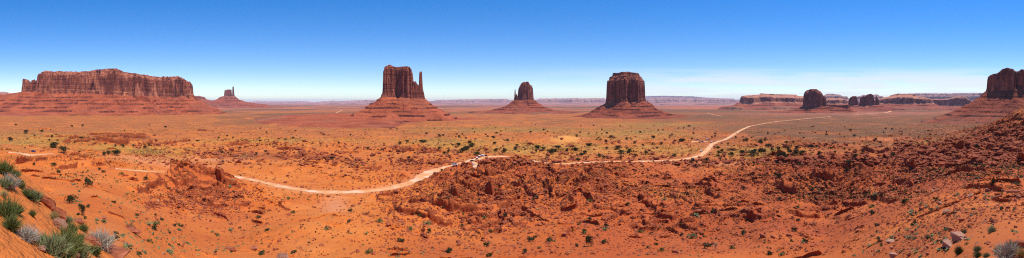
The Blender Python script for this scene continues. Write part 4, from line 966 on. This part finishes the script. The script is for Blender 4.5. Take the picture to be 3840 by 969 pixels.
while cnt < 265:
    z_ = rnd.random()
    if z_ < .50: px, py = rnd.uniform(90, 1000), rnd.uniform(640, 966)
    elif z_ < .72: px, py = rnd.uniform(3250, 3838), rnd.uniform(690, 966)
    else: px, py = rnd.uniform(1000, 3300), rnd.uniform(700, 966)
    if z_ < .5 and (px < 160 or rnd.random() > 1.15 - abs(px - 380) / 900 or (520 < px < 860 and py < 800)): continue
    x, y, r = dist(px, py)
    if r < 22: continue
    put_shrub(px, py, (6 + 15 * rnd.random() ** 1.8) * (0.75 + (py - 640) / 700), rnd.choice([0, 0, 1, 1, 2, 3, 3, 4]), cnt); cnt += 1

# the thousands of small tufts further out: one mass of ground cover
def scatter_mesh(n, pick, sizes, nface, seed, zsq=.8):
    """n little clumps of nface upright leaf faces; pick -> px, py arrays"""
    r = np.random.RandomState(seed); px, py = pick(r, n)
    a = az_of(px); fi = np.clip(np.interp(a, azs, np.arange(NA)).round().astype(int), 0, NA - 1)
    rr = np.empty(n)
    tgt = -(py - Y0) / FPX
    order = np.argsort(fi); 
    for i in np.unique(fi):
        m = fi == i; rr[m] = rad[np.clip(np.searchsorted(CM[i], tgt[m]), 0, NR - 1)]
    rr *= 1 + 0.004 * r.randn(n)
    x, y = rr * np.sin(a), rr * np.cos(a); z = zat(x, y)
    return r, x, y, z, rr, px, py
def cover_mesh(name, x, y, z, s, nface, r):
    n = len(x); c = np.stack([x, y, z], -1)[:, None, :] + np.zeros((1, nface, 3))
    u = r.randn(n, nface, 3); u /= np.linalg.norm(u, axis=-1, keepdims=True)
    off = u * s[:, None, None] * 0.42; off[..., 2] = np.abs(off[..., 2]) * .8
    c = c + off
    a = r.randn(n, nface, 3); a /= np.linalg.norm(a, axis=-1, keepdims=True); b = np.cross(a, u); b /= np.linalg.norm(b, axis=-1, keepdims=True) + 1e-9
    h = (s * 0.36)[:, None, None]
    Vv = np.stack([c + a * h, c - a * h * .6 + b * h * .8, c - a * h * .5 - b * h * .8], 2).reshape(-1, 3)
    return np_mesh(name, Vv, np.arange(len(Vv)).reshape(-1, 3), False)
def pick_mid(r, n):
    out = []; tot = 0
    while tot < n:
        px = r.uniform(0, 3840, n * 2); py = 425 + 330 * r.rand(n * 2) ** 1.15
        a = az_of(px); rb = np.interp(-(py - Y0) / FPX, -(D(rad)[::-1] / rad[::-1])[::-1], rad)
        x, y = rb * np.sin(a), rb * np.cos(a)
        dn = np.clip(0.10 + 0.85 * gval(sand, x, y) + 0.9 * gval(veg, x, y) + 0.25 * gval(crust, x, y) + .25 * gval(dark, x, y), 0, 1) * (1 - gval(dune, x, y)) * (1 - gval(ROADM, x, y)) * (1 - .8 * gval(pale, x, y))
        dn *= np.clip(0.5 + 2.3 * fbm(x, y, 60, 4, 201), 0.04, 1.6)
        dn[py < 600] *= 1.1; dn[py > 640] *= 0.45
        k = r.rand(n * 2) < dn; out.append((px[k], py[k])); tot += k.sum()
    return np.concatenate([o[0] for o in out])[:n], np.concatenate([o[1] for o in out])[:n]
for (nm, n, m, smin, smax, sd, zz) in [('ground_cover', 55000, M_DARK, .5, 1.15, 301, None), ('dry_ground_cover', 9000, M_STRAW, .4, .9, 302, None), ('grey_ground_cover', 24000, M_GREEN, .4, 1.0, 303, None)]:
    r, x, y, z, rr, px, py = scatter_mesh(n, pick_mid, None, 6, sd)
    s = (smin + (smax - smin) * r.rand(n) ** 1.6 * 1.5) * np.clip((rr / 500) ** .35, .5, 1.7); ok = (gval(ROADM, x, y) < .1) & (rr > 90)
    o = link(nm, cover_mesh(nm, x[ok], y[ok], z[ok], s[ok], 7, r), m); tag(o, kind='stuff')
def pick_near(r, n):
    px = r.uniform(60, 3840, n * 4); py = r.uniform(640, 966, n * 4)
    a = az_of(px); rb = np.interp(-(py - Y0) / FPX, -(D(rad)[::-1] / rad[::-1])[::-1], rad)
    k = r.rand(n * 4) < np.clip(.25 + 3 * fbm(rb * np.sin(a), rb * np.cos(a), 22, 3, 811), 0, 1.3) * np.where(px < 1000, .8, np.where(px > 3200, .8, .22)); return px[k][:n], py[k][:n]
r0_ = np.random.RandomState(309); pn_ = pick_near(r0_, 3000)
r, x, y, z, rr, px, py = scatter_mesh(len(pn_[0]), lambda r_, n_: pn_, None, 6, 311)
s = (.12 + .42 * r.rand(len(x)) ** 2); ok = (gval(ROADM, x, y) < .1) & (rr > 24) & ((rr > 45) | (r.rand(len(x)) < .35))
tag(link('low_tufts', cover_mesh('low_tufts', x[ok], y[ok], z[ok], s[ok], 12, r), M_SAGE), kind='stuff')

# ------------------------------------------------------------------ rocks
def hull_rock(seed, n=16, flat=1.0, cut=.72):
    r = np.random.RandomState(seed); bm = bmesh.new()
    for i in range(n):
        v = r.randn(3); v /= np.linalg.norm(v); v = np.sign(v) * np.abs(v) ** cut
        bm.verts.new((v[0] * .5 * (1 + .25 * r.randn()), v[1] * .42 * (1 + .15 * r.randn()), v[2] * .36 * flat * (1 + .15 * r.randn())))
    res = bmesh.ops.convex_hull(bm, input=list(bm.verts))
    for v in [v for v in bm.verts if not v.link_faces]: bm.verts.remove(v)
    bmesh.ops.bevel(bm, geom=list(bm.edges), offset=.03, segments=1, affect='EDGES', clamp_overlap=True)
    bmesh.ops.triangulate(bm, faces=list(bm.faces)); bmesh.ops.subdivide_edges(bm, edges=list(bm.edges), cuts=1)
    for v in bm.verts: v.co += v.normal * 0.012 * r.randn()
    bm.normal_update(); me = bpy.data.meshes.new('rock'); bm.to_mesh(me); bm.free(); return me
def rock_mat(name, a, b, c):
    t = NT(name, .93); co = t.n('ShaderNodeTexCoord').outputs['Object']; oi = t.n('ShaderNodeObjectInfo').outputs['Random']
    n = t.noise(co, 5, 5, .65); l = t.noise(t.map(co, (.6, .6, 7)), 2.4, 4, .6)
    col = t.ramp(t.math('ADD', t.math('MULTIPLY', n, .75), t.math('MULTIPLY', oi, .28)), [(.3, a), (.55, b), (.75, c)])
    col = t.mix(.5, col, t.ramp(l, [(.35, (.6, .55, .52)), (.55, (1, 1, 1))]), 'MULTIPLY')
    t.bump(t.math('ADD', n, l), .06, .8); return t.out(col)
M_RED = rock_mat('red_boulder', (.17, .045, .022), (.38, .105, .045), (.54, .19, .09))
M_TAN = rock_mat('tan_boulder', (.24, .095, .05), (.42, .19, .11), (.54, .30, .19))
RK = [hull_rock(i, 14 + i % 4, (1, .8, .45, 1.1, .35, .7)[i % 6]) for i in range(12)]
for i, me in enumerate(RK): me.materials.append(M_RED)
RT = []
for me in RK:
    m2 = me.copy(); m2.materials.clear(); m2.materials.append(M_TAN); RT.append(m2)
def rock(px, py, wp, v, tan, lab, cat='boulder', group=None, rz=None, tilt=0.0, sz=1.0, sy=1.0, name='boulder'):
    x, y, r = dist(px, min(py, 967)); w = wp * r / FPX
    o = bpy.data.objects.new(name, (RT if tan else RK)[v % 12]); C.objects.link(o)
    o.location = (x, y, float(zat(x, y)) + w * .16 * sz * (0.5 if v % 6 in (2, 4) else 1)); o.scale = (w, w * sy, w * sz)
    a = az_of(px); o.rotation_euler = (rnd.uniform(-.1, .1), tilt, -a + (rnd.uniform(-.5, .5) if rz is None else rz)); tag(o, lab, cat, group); return o
for args in [
    (496, 872, 62, 4, 0, 'wide red split slab lying on sand in the lower left'), (488, 862, 50, 2, 0, 'thin slab stacked on the wide red split slab'), (384, 822, 26, 0, 0, 'blocky red rock leaning on the left slope'), (350, 918, 64, 3, 0, 'rough red-brown boulder right of the biggest green bush'),
    (432, 962, 130, 2, 0, 'wide flat orange slab at the bottom edge'), (226, 862, 84, 1, 1, 'rounded tan boulder above the big sage bush'), (278, 968, 56, 1, 1, 'small tan boulder at the bottom edge under the bushes'), (156, 944, 44, 5, 1, 'small tan rock on bare sand left of the big sage bush'),
    (451, 783, 20, 1, 0, 'small red rock with a shrub beside it on the left sand'), (292, 836, 60, 2, 0, 'reddish slab half buried behind the tan boulder'),
    (858, 934, 34, 2, 0, 'flat grey-red rock left of the bottom centre'), (874, 944, 30, 5, 0, 'square red rock touching the flat grey-red one'), (948, 936, 30, 0, 0, 'dark red block with a shrub at its right foot'), (814, 884, 20, 3, 0, 'small round red boulder below the mound'), (749, 824, 20, 1, 0, 'red boulder at the foot of the rocky mound'), (1061, 968, 54, 2, 1, 'flat pale slab cut by the bottom edge'),
    (1910, 822, 18, 0, 0, 'round red boulder among the centre ledges'), (1903, 835, 14, 3, 0, 'smaller boulder below the round red one'), (2112, 650, 32, 0, 0, 'big dark block standing beside the road bend'), (2069, 950, 16, 1, 0, 'small pale rock right of the round bush'), (2533, 950, 28, 3, 0, 'dark red boulder at the bottom, right of a straw shrub'), (2392, 884, 10, 1, 1, 'tiny pale rock on smooth rock'),
    (2862, 890, 26, 3, 0, 'dark red boulder, left one of a row of three'), (2898, 893, 24, 1, 0, 'dark red boulder, middle one of a row of three'), (2958, 887, 22, 3, 0, 'dark red boulder, right one of a row of three'), (3045, 844, 30, 0, 0, 'jagged dark rock right of the row of three'), (2926, 898, 14, 5, 0, 'small red stone in the row of dark boulders'), (3101, 948, 18, 4, 0, 'flat dark stone at the bottom right of centre'),
    (3525, 768, 24, 1, 1, 'rounded tan boulder standing alone on the right slope'), (3456, 788, 20, 3, 0, 'dark round boulder left of the lone tan one'), (3585, 773, 20, 0, 0, 'dark boulder right of the lone tan one'), (3706, 719, 26, 3, 1, 'pale pointed boulder high on the right slope'), (3762, 720, 20, 1, 1, 'pale blocky boulder right of the pointed one'),
    (3796, 722, 52, 4, 0, 'long flat dark slab high on the right slope'), (3636, 738, 24, 0, 1, 'pale boulder left of the dark stones'), (3662, 745, 18, 3, 0, 'dark stone in the cluster below the pointed boulder'), (3734, 745, 24, 0, 0, 'dark brown block right of the dark stones'), (3724, 838, 36, 5, 0, 'wide reddish block midway up the right slope'),
    (3607, 832, 26, 3, 0, 'dark boulder above the red pair'), (3566, 866, 30, 1, 0, 'red boulder of a touching pair above the twin boulders'), (3550, 862, 22, 3, 0, 'dark boulder of a touching pair above the twin boulders'),
    (3597, 902, 62, 3, 1, 'upper of the two big tan boulders at the lower right'), (3553, 932, 60, 1, 1, 'lower of the two big tan boulders at the lower right'), (3341, 910, 44, 2, 1, 'flat pale slab resting on sand, left of the big tan boulders'), (3350, 966, 42, 1, 1, 'pale rock cut by the bottom edge under the flat slab'),
    (3410, 962, 26, 5, 0, 'small grey rock at the bottom, right of the cut pale rock'), (3834, 930, 64, 3, 0, 'big red rock cut by the right edge'), (3516, 905, 20, 0, 0, 'small red block left of the big tan boulders'), (3434, 896, 16, 5, 0, 'small dark stone left of the red block'), (3756, 932, 24, 1, 0, 'red rock among bushes near the right corner'),
    (3552, 796, 36, 4, 1, 'flat pale slab below the lone tan boulder'), (3588, 798, 26, 2, 1, 'second flat pale slab, right of the first'), (3558, 812, 18, 3, 0, 'dark stone under the flat pale slabs'), (3694, 833, 20, 4, 1, 'thin pale stone left of the wide reddish block'), (3820, 745, 24, 1, 1, 'pale rock by the right edge under the long slab'), (3700, 915, 24, 0, 0, 'red-grey rock in the bushes of the right slope'), (3480, 958, 24, 1, 0, 'small brown rock at the bottom left of the twin boulders')]:
    rock(*args)
# the long leaning slabs of the near slope
rock(124, 738, 90, 2, 0, 'upper leaning brown slab in the near left slope', tilt=.55, sz=1.2, sy=.5, rz=0)
rock(178, 780, 96, 5, 0, 'long brown slab leaning down the near left slope', tilt=.6, sz=.9, sy=.5, rz=0)
rock(222, 818, 84, 5, 0, 'lower end block of the long leaning slab, with a dark underside', tilt=.6, sz=.9, sy=.6, rz=0)
def rlabel(px, py):
    if px > 3250:
        if py < 750: return 'small rock high on the right slope, under the dark ledges', 'rocks high on the right slope'
        if py < 860: return 'small rock midway on the right slope, above the twin tan boulders', 'rocks midway on the right slope'
        return 'small rock low on the right slope, around the twin tan boulders', 'rocks low on the right slope'
    if px < 700: return 'small rock on the orange sand at the lower left', 'rocks of the lower left sand'
    if px < 1150: return 'small red rock fallen from the rocky mound at the left', 'rocks around the left mound'
    if px < 2050: return 'small red rock among the broken ledges at the bottom centre', 'rocks among the centre ledges'
    return 'small red rock on the rough ground right of the bottom centre', 'rocks right of the bottom centre'
cnt = 0
while cnt < 240:
    z_ = rnd.random()
    if z_ < .42: px, py = rnd.uniform(3250, 3838), rnd.uniform(640, 966)
    elif z_ < .62: px, py = rnd.uniform(560, 1100), rnd.uniform(690, 960)
    elif z_ < .88: px, py = rnd.uniform(1400, 3200), rnd.uniform(680, 960)
    else: px, py = rnd.uniform(330, 800), rnd.uniform(760, 960)
    x, y, r = dist(px, py)
    if r < 16 or gval(ROADM, x, y) > .1: continue
    if z_ >= .42 and gval(ROCK, x, y) < .15 and rnd.random() < .7: continue
    l, g = rlabel(px, py); v = rnd.randrange(12); tn = rnd.random() < (.3 if px > 3250 else .06); q = ('pale ' if tn else 'brown ') + ('flat' if v % 6 in (2, 4) else 'chunky'); l = l.replace('small red rock', 'small rock').replace('small rock', 'small ' + q + ' rock'); g = q + ' ' + g
    rock(px, py, rnd.uniform(6, 14) * (1 if r > 40 else 1.3), v, tn, l, 'rock', g, rz=rnd.uniform(0, 6), name='rock'); cnt += 1
# loose rubble of the ledges, uncountable
def rubble(n, seed, name, mat, lo, hi, win):
    r = np.random.RandomState(seed)
    def pk(r, n):
        px = r.uniform(win[0], win[1], n * 14); py = r.uniform(win[2], win[3], n * 14); a = az_of(px)
        rb = np.interp(-(py - Y0) / FPX, -(D(rad)[::-1] / rad[::-1])[::-1], rad); x, y = rb * np.sin(a), rb * np.cos(a)
        dn = np.clip(.05 + .16 * gval(crust, x, y) + 1.0 * gval(ROCK, x, y) + .45 * gval(BAD, x, y) * np.clip(.3 + 2 * fbm(x, y, 25, 3, 401), 0, 1), 0, 1) * (px > 500)
        dn = np.where(px > 3350, np.maximum(dn, .4), dn); dn *= np.clip(rb / 60, .1, 1)
        k = r.rand(n * 14) < dn; return px[k][:n], py[k][:n]
    px, py = pk(r, n); n = len(px)
    _, x, y, z, rr, _, _ = scatter_mesh(n, lambda r_, n_: (px, py), None, 0, seed + 1)
    s = r.uniform(lo, hi, n) * np.clip(rr / 150, .16, 2.2) * np.where(r.rand(n) < .08, 2.0, 1)
    ok = (gval(ROADM, x, y) < .1) & (rr > 28); x, y, z, s = x[ok], y[ok], z[ok], s[ok]; n = len(x)
    base = np.array([(1, 0, 0), (0, 1, 0), (-1, 0, 0), (0, -1, 0), (.3, .2, .8), (0, 0, -.8), (.7, .7, .35), (-.7, .6, .4), (-.6, -.7, .3), (.7, -.6, .45)], float)
    bm = bmesh.new(); [bm.verts.new(b) for b in base]; bmesh.ops.convex_hull(bm, input=list(bm.verts)); bmesh.ops.triangulate(bm, faces=list(bm.faces)); bm.verts.index_update()
    fc = np.array([[v.index for v in f.verts] for f in bm.faces]); base = np.array([v.co for v in bm.verts]); bm.free()
    P = base[None] * (1 + .3 * r.randn(n, len(base), 1)); th = r.rand(n) * 6.28; c_, s_ = np.cos(th)[:, None], np.sin(th)[:, None]
    Q = np.stack([P[..., 0] * c_ - P[..., 1] * s_, P[..., 0] * s_ + P[..., 1] * c_, P[..., 2] * r.uniform(.5, 1.1, (n, 1))], -1) * (s * .5)[:, None, None]
    Q += np.stack([x, y, z + s * .12], -1)[:, None]
    Ff = (fc[None] + (np.arange(n) * len(base))[:, None, None]).reshape(-1, 3)
    o = link(name, np_mesh(name, Q.reshape(-1, 3), Ff, False), mat); tag(o, kind='stuff')
def rub_mat():
    t = NT('rubble_stone', .95); p = t.pos(); n = t.noise(p, .8, 4, .7)
    return t.out(t.ramp(n, [(.3, (.13, .032, .016)), (.5, (.33, .08, .032)), (.7, (.50, .15, .065))]))
M_RUB = rub_mat()
rubble(19000, 501, 'rubble', M_RUB, .45, 1.1, (500, 3840, 600, 960))
rubble(5000, 503, 'rubble', M_RUB, .9, 2.2, (0, 3840, 470, 620))
rubble(1500, 505, 'rubble', M_RUB, .5, 1.5, (3480, 3840, 352, 600))

# ------------------------------------------------------------------ vehicles
PAINT = {}
def paint(n, c):
    if n not in PAINT: PAINT[n] = simple('paint_' + n, c, .35, .0, spec=.5)
    return PAINT[n]
M_GLASS = simple('car_glass', (.02, .025, .03), .08, spec=.6); M_TYRE = simple('tyre', (.02, .02, .02), .8); M_RIM = simple('rim', (.45, .45, .45), .4, .8)
M_LAMP = simple('lamp_glass', (.75, .75, .7), .2, spec=.6); M_TAIL = simple('tail_lamp', (.4, .02, .02), .3); M_WHITE = simple('white_canvas', (.8, .79, .76), .7); M_METAL = simple('grey_metal', (.25, .25, .25), .5, .5)
def loft(sections):
    """sections along x: (x, halfwidth, z0, z1, top halfwidth)"""
    bm = bmesh.new(); rings = []
    for (x, hw, z0, z1, tw) in sections:
        zm = z0 + (z1 - z0) * .55
        rings.append([bm.verts.new(p) for p in ((x, -hw * .94, z0), (x, -hw, zm), (x, -tw, z1), (x, tw, z1), (x, hw, zm), (x, hw * .94, z0))])
    for a, b in zip(rings[:-1], rings[1:]):
        for i in range(6): bm.faces.new((a[i], a[(i + 1) % 6], b[(i + 1) % 6], b[i]))
    bm.faces.new(rings[0]); bm.faces.new(rings[-1][::-1])
    bmesh.ops.recalc_face_normals(bm, faces=list(bm.faces)); return bm
def bm_link(bm, name, m, parent):
    me = bpy.data.meshes.new(name); bm.to_mesh(me); bm.free(); return link(name, me, m, parent)
def boxbm(bm, c, s):
    r = bmesh.ops.create_cube(bm, size=1)
    for v in r['verts']: v.co = Vector((v.co.x * s[0] + c[0], v.co.y * s[1] + c[1], v.co.z * s[2] + c[2]))
def wheels(root, xs, yw, rr):
    for x in xs:
        for sgn in (-1, 1):
            bm = bmesh.new(); bmesh.ops.create_cone(bm, cap_ends=True, segments=18, radius1=rr, radius2=rr, depth=.24, matrix=Matrix.Translation((x, sgn * yw, rr)) @ Matrix.Rotation(PI / 2, 4, 'X'))
            w = bm_link(bm, 'wheel', M_TYRE, root)
            bm = bmesh.new(); bmesh.ops.create_cone(bm, cap_ends=True, segments=14, radius1=rr * .6, radius2=rr * .5, depth=.04, matrix=Matrix.Translation((x, sgn * (yw + .125), rr)) @ Matrix.Rotation(sgn * -PI / 2, 4, 'X'))
            bm_link(bm, 'rim', M_RIM, w)
def lamps(root, xf, xb, y, zf, zb):
    for sgn in (-1, 1):
        bm = bmesh.new(); boxbm(bm, (xf, sgn * y, zf), (.06, .3, .15)); bm_link(bm, 'headlight', M_LAMP, root)
        bm = bmesh.new(); boxbm(bm, (xb, sgn * y, zb), (.06, .18, .24)); bm_link(bm, 'tail_light', M_TAIL, root)
def make_car(kind, col):
    if kind == 'suv':
        root = empty('parked_suv'); P = [(-2.3, .86, .45, 1.0, .84), (-2.2, .92, .35, 1.08, .88), (-1.2, .94, .32, 1.1, .9), (.8, .94, .32, 1.1, .9), (1.3, .93, .32, 1.02, .86), (2.1, .9, .35, .92, .8), (2.3, .8, .42, .8, .7)]
        G = [(-2.18, .84, 1.06, 1.5, .72), (-2.0, .85, 1.06, 1.68, .7), (.3, .86, 1.06, 1.7, .72), (1.25, .84, 1.0, 1.06, .78)]; T = [(-2.0, .71, 1.70, 1.76, .66), (.25, .73, 1.71, 1.77, .68)]; wx, rr = (-1.4, 1.42), .36
    else:
        root = empty('parked_sedan'); P = [(-2.25, .8, .42, .85, .74), (-2.1, .88, .32, .95, .8), (-1.2, .9, .3, .98, .84), (.7, .9, .3, .96, .84), (1.2, .89, .3, .9, .8), (2.1, .85, .32, .78, .72), (2.28, .7, .4, .66, .6)]
        G = [(-1.75, .78, .93, .98, .7), (-1.1, .8, .95, 1.36, .62), (.1, .8, .95, 1.4, .64), (1.0, .78, .9, .95, .7)]; T = [(-1.05, .63, 1.385, 1.43, .58), (.05, .65, 1.41, 1.45, .6)]; wx, rr = (-1.35, 1.38), .32
    pm = paint(col[0], col[1])
    bm_link(loft(P), 'body', pm, root); bm_link(loft(G), 'window_glass', M_GLASS, root); bm_link(loft(T), 'roof_panel', pm, root)
    wheels(root, wx, .84, rr); lamps(root, P[-1][0] - .03, P[0][0] + .02, .58, .68, .8); return root
def make_truck(col):
    root = empty('tour_truck'); pm = paint(col[0], col[1])
    bm_link(loft([(.9, .95, .5, 1.3, .93), (1.6, .95, .5, 1.28, .9), (2.7, .92, .5, 1.15, .84), (2.9, .84, .55, 1.0, .76)]), 'cab', pm, root)
    bm_link(loft([(.95, .88, 1.28, 1.9, .78), (1.3, .88, 1.28, 1.95, .78), (1.95, .86, 1.2, 1.28, .8)]), 'window_glass', M_GLASS, root)
    bm = bmesh.new(); boxbm(bm, (.95, 0, 1.97), (.7, 1.5, .06)); bm_link(bm, 'cab_roof', pm, root)
    bm = bmesh.new(); boxbm(bm, (-1.05, 0, .78), (3.8, 1.9, .12))
    for sgn in (-1, 1): boxbm(bm, (-1.05, sgn * .96, 1.15), (3.8, .05, .62))
    boxbm(bm, (-2.95, 0, 1.15), (.05, 1.9, .62)); bm_link(bm, 'bed', pm, root)
    for k in range(4):
        bm = bmesh.new(); boxbm(bm, (-2.5 + k * .85, 0, 1.18), (.4, 1.7, .08)); boxbm(bm, (-2.72 + k * .85, 0, 1.45), (.06, 1.7, .45)); bm_link(bm, 'bench', M_METAL, root)
    for x in (-2.9, -1.0, .7):
        for sgn in (-1, 1):
            bm = bmesh.new(); boxbm(bm, (x, sgn * .92, 1.85), (.06, .06, .9)); bm_link(bm, 'canopy_post', M_METAL, root)
    bm_link(loft([(-3.1, 1.02, 2.28, 2.42, .8), (-3.0, 1.05, 2.28, 2.46, .8), (.7, 1.05, 2.28, 2.46, .8), (.8, 1.02, 2.28, 2.42, .8)]), 'canopy', M_WHITE, root)
    wheels(root, (-2.0, 2.0), .9, .42); lamps(root, 2.9, -2.98, .62, .85, .75); return root
COLS = dict(silver=('silver', (.55, .57, .6)), black=('black', (.02, .02, .025)), navy=('navy', (.02, .03, .16)), white=('white', (.75, .75, .75)), tan=('tan', (.45, .2, .1)), maroon=('maroon', (.22, .02, .03)), blue=('blue', (.25, .4, .6)), grey=('grey', (.12, .13, .15)))
VP = {}
VEH = [(1706, 622, 'suv', 'silver', 8, 'silver car driving alone on the road left of the parked trucks'), (1777, 620, 'sedan', 'silver', 60, 'silver car on the short track just below the parking area'), (1771, 607, 'suv', 'black', 25, 'black car on the road below the white-topped tour trucks'),
       (1788, 599, 'truck', 'tan', 100, 'tour truck with white canopy, nearest of the three parked in a line'), (1797, 592, 'truck', 'tan', 110, 'tour truck with white canopy, middle one of the three parked in a line'), (1807, 588, 'truck', 'white', 150, 'tour truck with white canopy, farthest of the three parked in a line'), (1820, 587, 'suv', 'black', 160, 'black car parked at the right end of the row of tour trucks'),
       (126, 572, 'suv', 'navy', -20, 'dark blue car by itself on the pale pullout at the far left'), (2599, 600, 'suv', 'grey', 5, 'dark car on the wide bend of the road before the sandy knoll'), (2630, 571, 'truck', 'tan', 70, 'white-topped tour truck driving up the straight piece of road'), (2667, 536, 'truck', 'tan', 90, 'tour truck at the top of the straight road by the far parking lot'), (2676, 534, 'suv', 'white', 80, 'white car right behind the tour truck at the road junction'),
       (2609, 528, 'suv', 'blue', 10, 'light blue car at the left end of the far parking lot'), (2616, 527, 'suv', 'black', 20, 'black car second from the left in the far parking lot'), (2625, 532, 'suv', 'maroon', -10, 'dark red car in the middle of the far parking lot'), (2634, 533, 'suv', 'grey', -15, 'dark grey car right of the red one in the far parking lot'), (2624, 536, 'sedan', 'white', 10, 'white low car in front row of the far parking lot'),
       (2638, 535, 'sedan', 'blue', -20, 'small blue car in the front row of the far parking lot'), (2652, 527, 'suv', 'blue', 0, 'light blue car apart at the right end of the far parking lot'), (2745, 520, 'suv', 'white', 40, 'white car on the distant road beyond the knoll'), (2761, 501, 'suv', 'black', 50, 'dark car at the narrow kink of the distant road'), (2800, 485, 'suv', 'silver', 60, 'pale car on the distant road before the sharp bend')]
for (px, py, kd, cl, rot, lab) in VEH:
    key = (kd, cl)
    if key not in VP: VP[key] = o = make_truck(COLS[cl]) if kd == 'truck' else make_car(kd, COLS[cl])
    else: o = copy_tree(VP[key])
    x, y, r = dist(px, py); o.location = (x, y, float(zat(x, y)) + .04 + min(.5, r * .0002)); a = az_of(px)
    o.rotation_euler = (0, 0, -a + math.radians(rot)); o.scale = (1.08,) * 3
    tag(o, lab, 'tour truck' if kd == 'truck' else 'car', {'truck': 'open tour trucks with white canopies'}.get(kd, 'cars of the visitors'))

# ------------------------------------------------------------------ the two walkers on the road
M_SKIN = simple('skin', (.42, .22, .15), .6); M_HAIR = simple('dark_hair', (.03, .02, .015), .7)
def person(px, py, shirt, trousers, lab, step=.28, face=0.0):
    J = {'pel': (0, 0, .95, .135, .10), 'sp': (0, .01, 1.15, .125, .09), 'ch': (0, .0, 1.36, .15, .10), 'nk': (0, .01, 1.50, .055, .055), 'hd0': (0, 0, 1.58, .07, .075), 'hd': (0, -.01, 1.68, .082, .098), 'top': (0, .01, 1.75, .05, .06)}
    E = [('pel', 'sp'), ('sp', 'ch'), ('ch', 'nk'), ('nk', 'hd0'), ('hd0', 'hd'), ('hd', 'top')]
    for s, n in ((-1, 'l'), (1, 'r')):
        f = s * step
        J.update({n + 'hip': (s * .10, 0, .90, .09, .09), n + 'kn': (s * .11, -f * .5 - .03, .50, .06, .06), n + 'an': (s * .11, -f * .9 + .05, .09, .042, .042), n + 'to': (s * .12, -f * .9 - .14, .035, .04, .03),
                  n + 'sh': (s * .185, 0, 1.42, .055, .055), n + 'el': (s * .25, f * .25 + .02, 1.15, .042, .042), n + 'wr': (s * .27, f * .55 - .05, .92, .028, .028), n + 'pa': (s * .272, f * .6 - .06, .86, .03, .022)})
        E += [('pel', n + 'hip'), (n + 'hip', n + 'kn'), (n + 'kn', n + 'an'), (n + 'an', n + 'to'), ('ch', n + 'sh'), (n + 'sh', n + 'el'), (n + 'el', n + 'wr'), (n + 'wr', n + 'pa')]
        for q, (dx, L) in enumerate(((-.024, .065), (-.008, .078), (.008, .074), (.022, .058))):
            J[n + 'f%d' % q] = (s * .272 + s * .0, f * .6 - .06 + dx, .86 - L, .009, .009); E.append((n + 'pa', n + 'f%d' % q))
        J[n + 'th'] = (s * .25, f * .6 - .105, .84, .010, .010); E.append((n + 'pa', n + 'th'))
    names = list(J); me = bpy.data.meshes.new('person'); me.from_pydata([J[k][:3] for k in names], [(names.index(a), names.index(b)) for a, b in E], []); 
    o = link('person', me); m = o.modifiers.new('skin', 'SKIN'); sv = me.skin_vertices[0].data if me.skin_vertices else None
    if sv is None:
        bm = bmesh.new(); bm.from_mesh(me); bm.verts.layers.skin.verify(); bm.to_mesh(me); bm.free(); sv = me.skin_vertices[0].data
    for i, k in enumerate(names): sv[i].radius = J[k][3:5]
    sv[0].use_root = True
    ss = o.modifiers.new('sub', 'SUBSURF'); ss.levels = 1; ss.render_levels = 1
    dg = bpy.context.evaluated_depsgraph_get(); ev = o.evaluated_get(dg); nm = bpy.data.meshes.new_from_object(ev); o.modifiers.clear(); o.data = nm
    nm.materials.clear()
    for m_ in (M_SKIN, shirt, trousers, M_TYRE): nm.materials.append(m_)
    for p in nm.polygons:
        c = p.center; arm = abs(c.x) > .20
        p.material_index = 3 if c.z < .09 else 2 if c.z < .98 and not arm else 1 if (c.z < 1.49 and (not arm or c.z > 1.12)) else 0
        p.use_smooth = True
    bm = bmesh.new(); bmesh.ops.create_uvsphere(bm, u_segments=14, v_segments=8, radius=.115)
    for v in list(bm.verts):
        v.co = Vector((v.co.x * .88, v.co.y * 1.05 + .02, v.co.z * .95 + 1.705))
    bmesh.ops.delete(bm, geom=[v for v in bm.verts if v.co.z < 1.66 and v.co.y < .03], context='VERTS')
    bm_link(bm, 'hair', M_HAIR, o)
    bm = bmesh.new(); bmesh.ops.create_cone(bm, cap_ends=True, segments=6, radius1=.018, radius2=.006, depth=.04, matrix=Matrix.Translation((0, -.115, 1.655)) @ Matrix.Rotation(PI / 2, 4, 'X')); bm_link(bm, 'nose', M_SKIN, o)
    x, y, r = dist(px, py); o.location = (x, y, float(zat(x, y)) + .05); o.rotation_euler = (0, 0, face); tag(o, lab, 'person'); return o
person(1463, 704, simple('blue_shirt', (.04, .08, .3), .8), simple('dark_trousers', (.03, .03, .04), .8), 'person in a dark blue top walking on the pale road, left of a pair', face=1.0)
person(1471, 704, simple('white_shirt', (.75, .72, .68), .8), simple('pale_trousers', (.5, .42, .4), .8), 'person in white walking on the pale road, right of a pair', -.25, face=1.3)
# unused first copies are all placed: drop any prototype that never was
for o in [o for o in bpy.data.objects if o.type == 'EMPTY' and 'label' not in o]:
    for ch in list(o.children): bpy.data.objects.remove(ch)
    bpy.data.objects.remove(o)
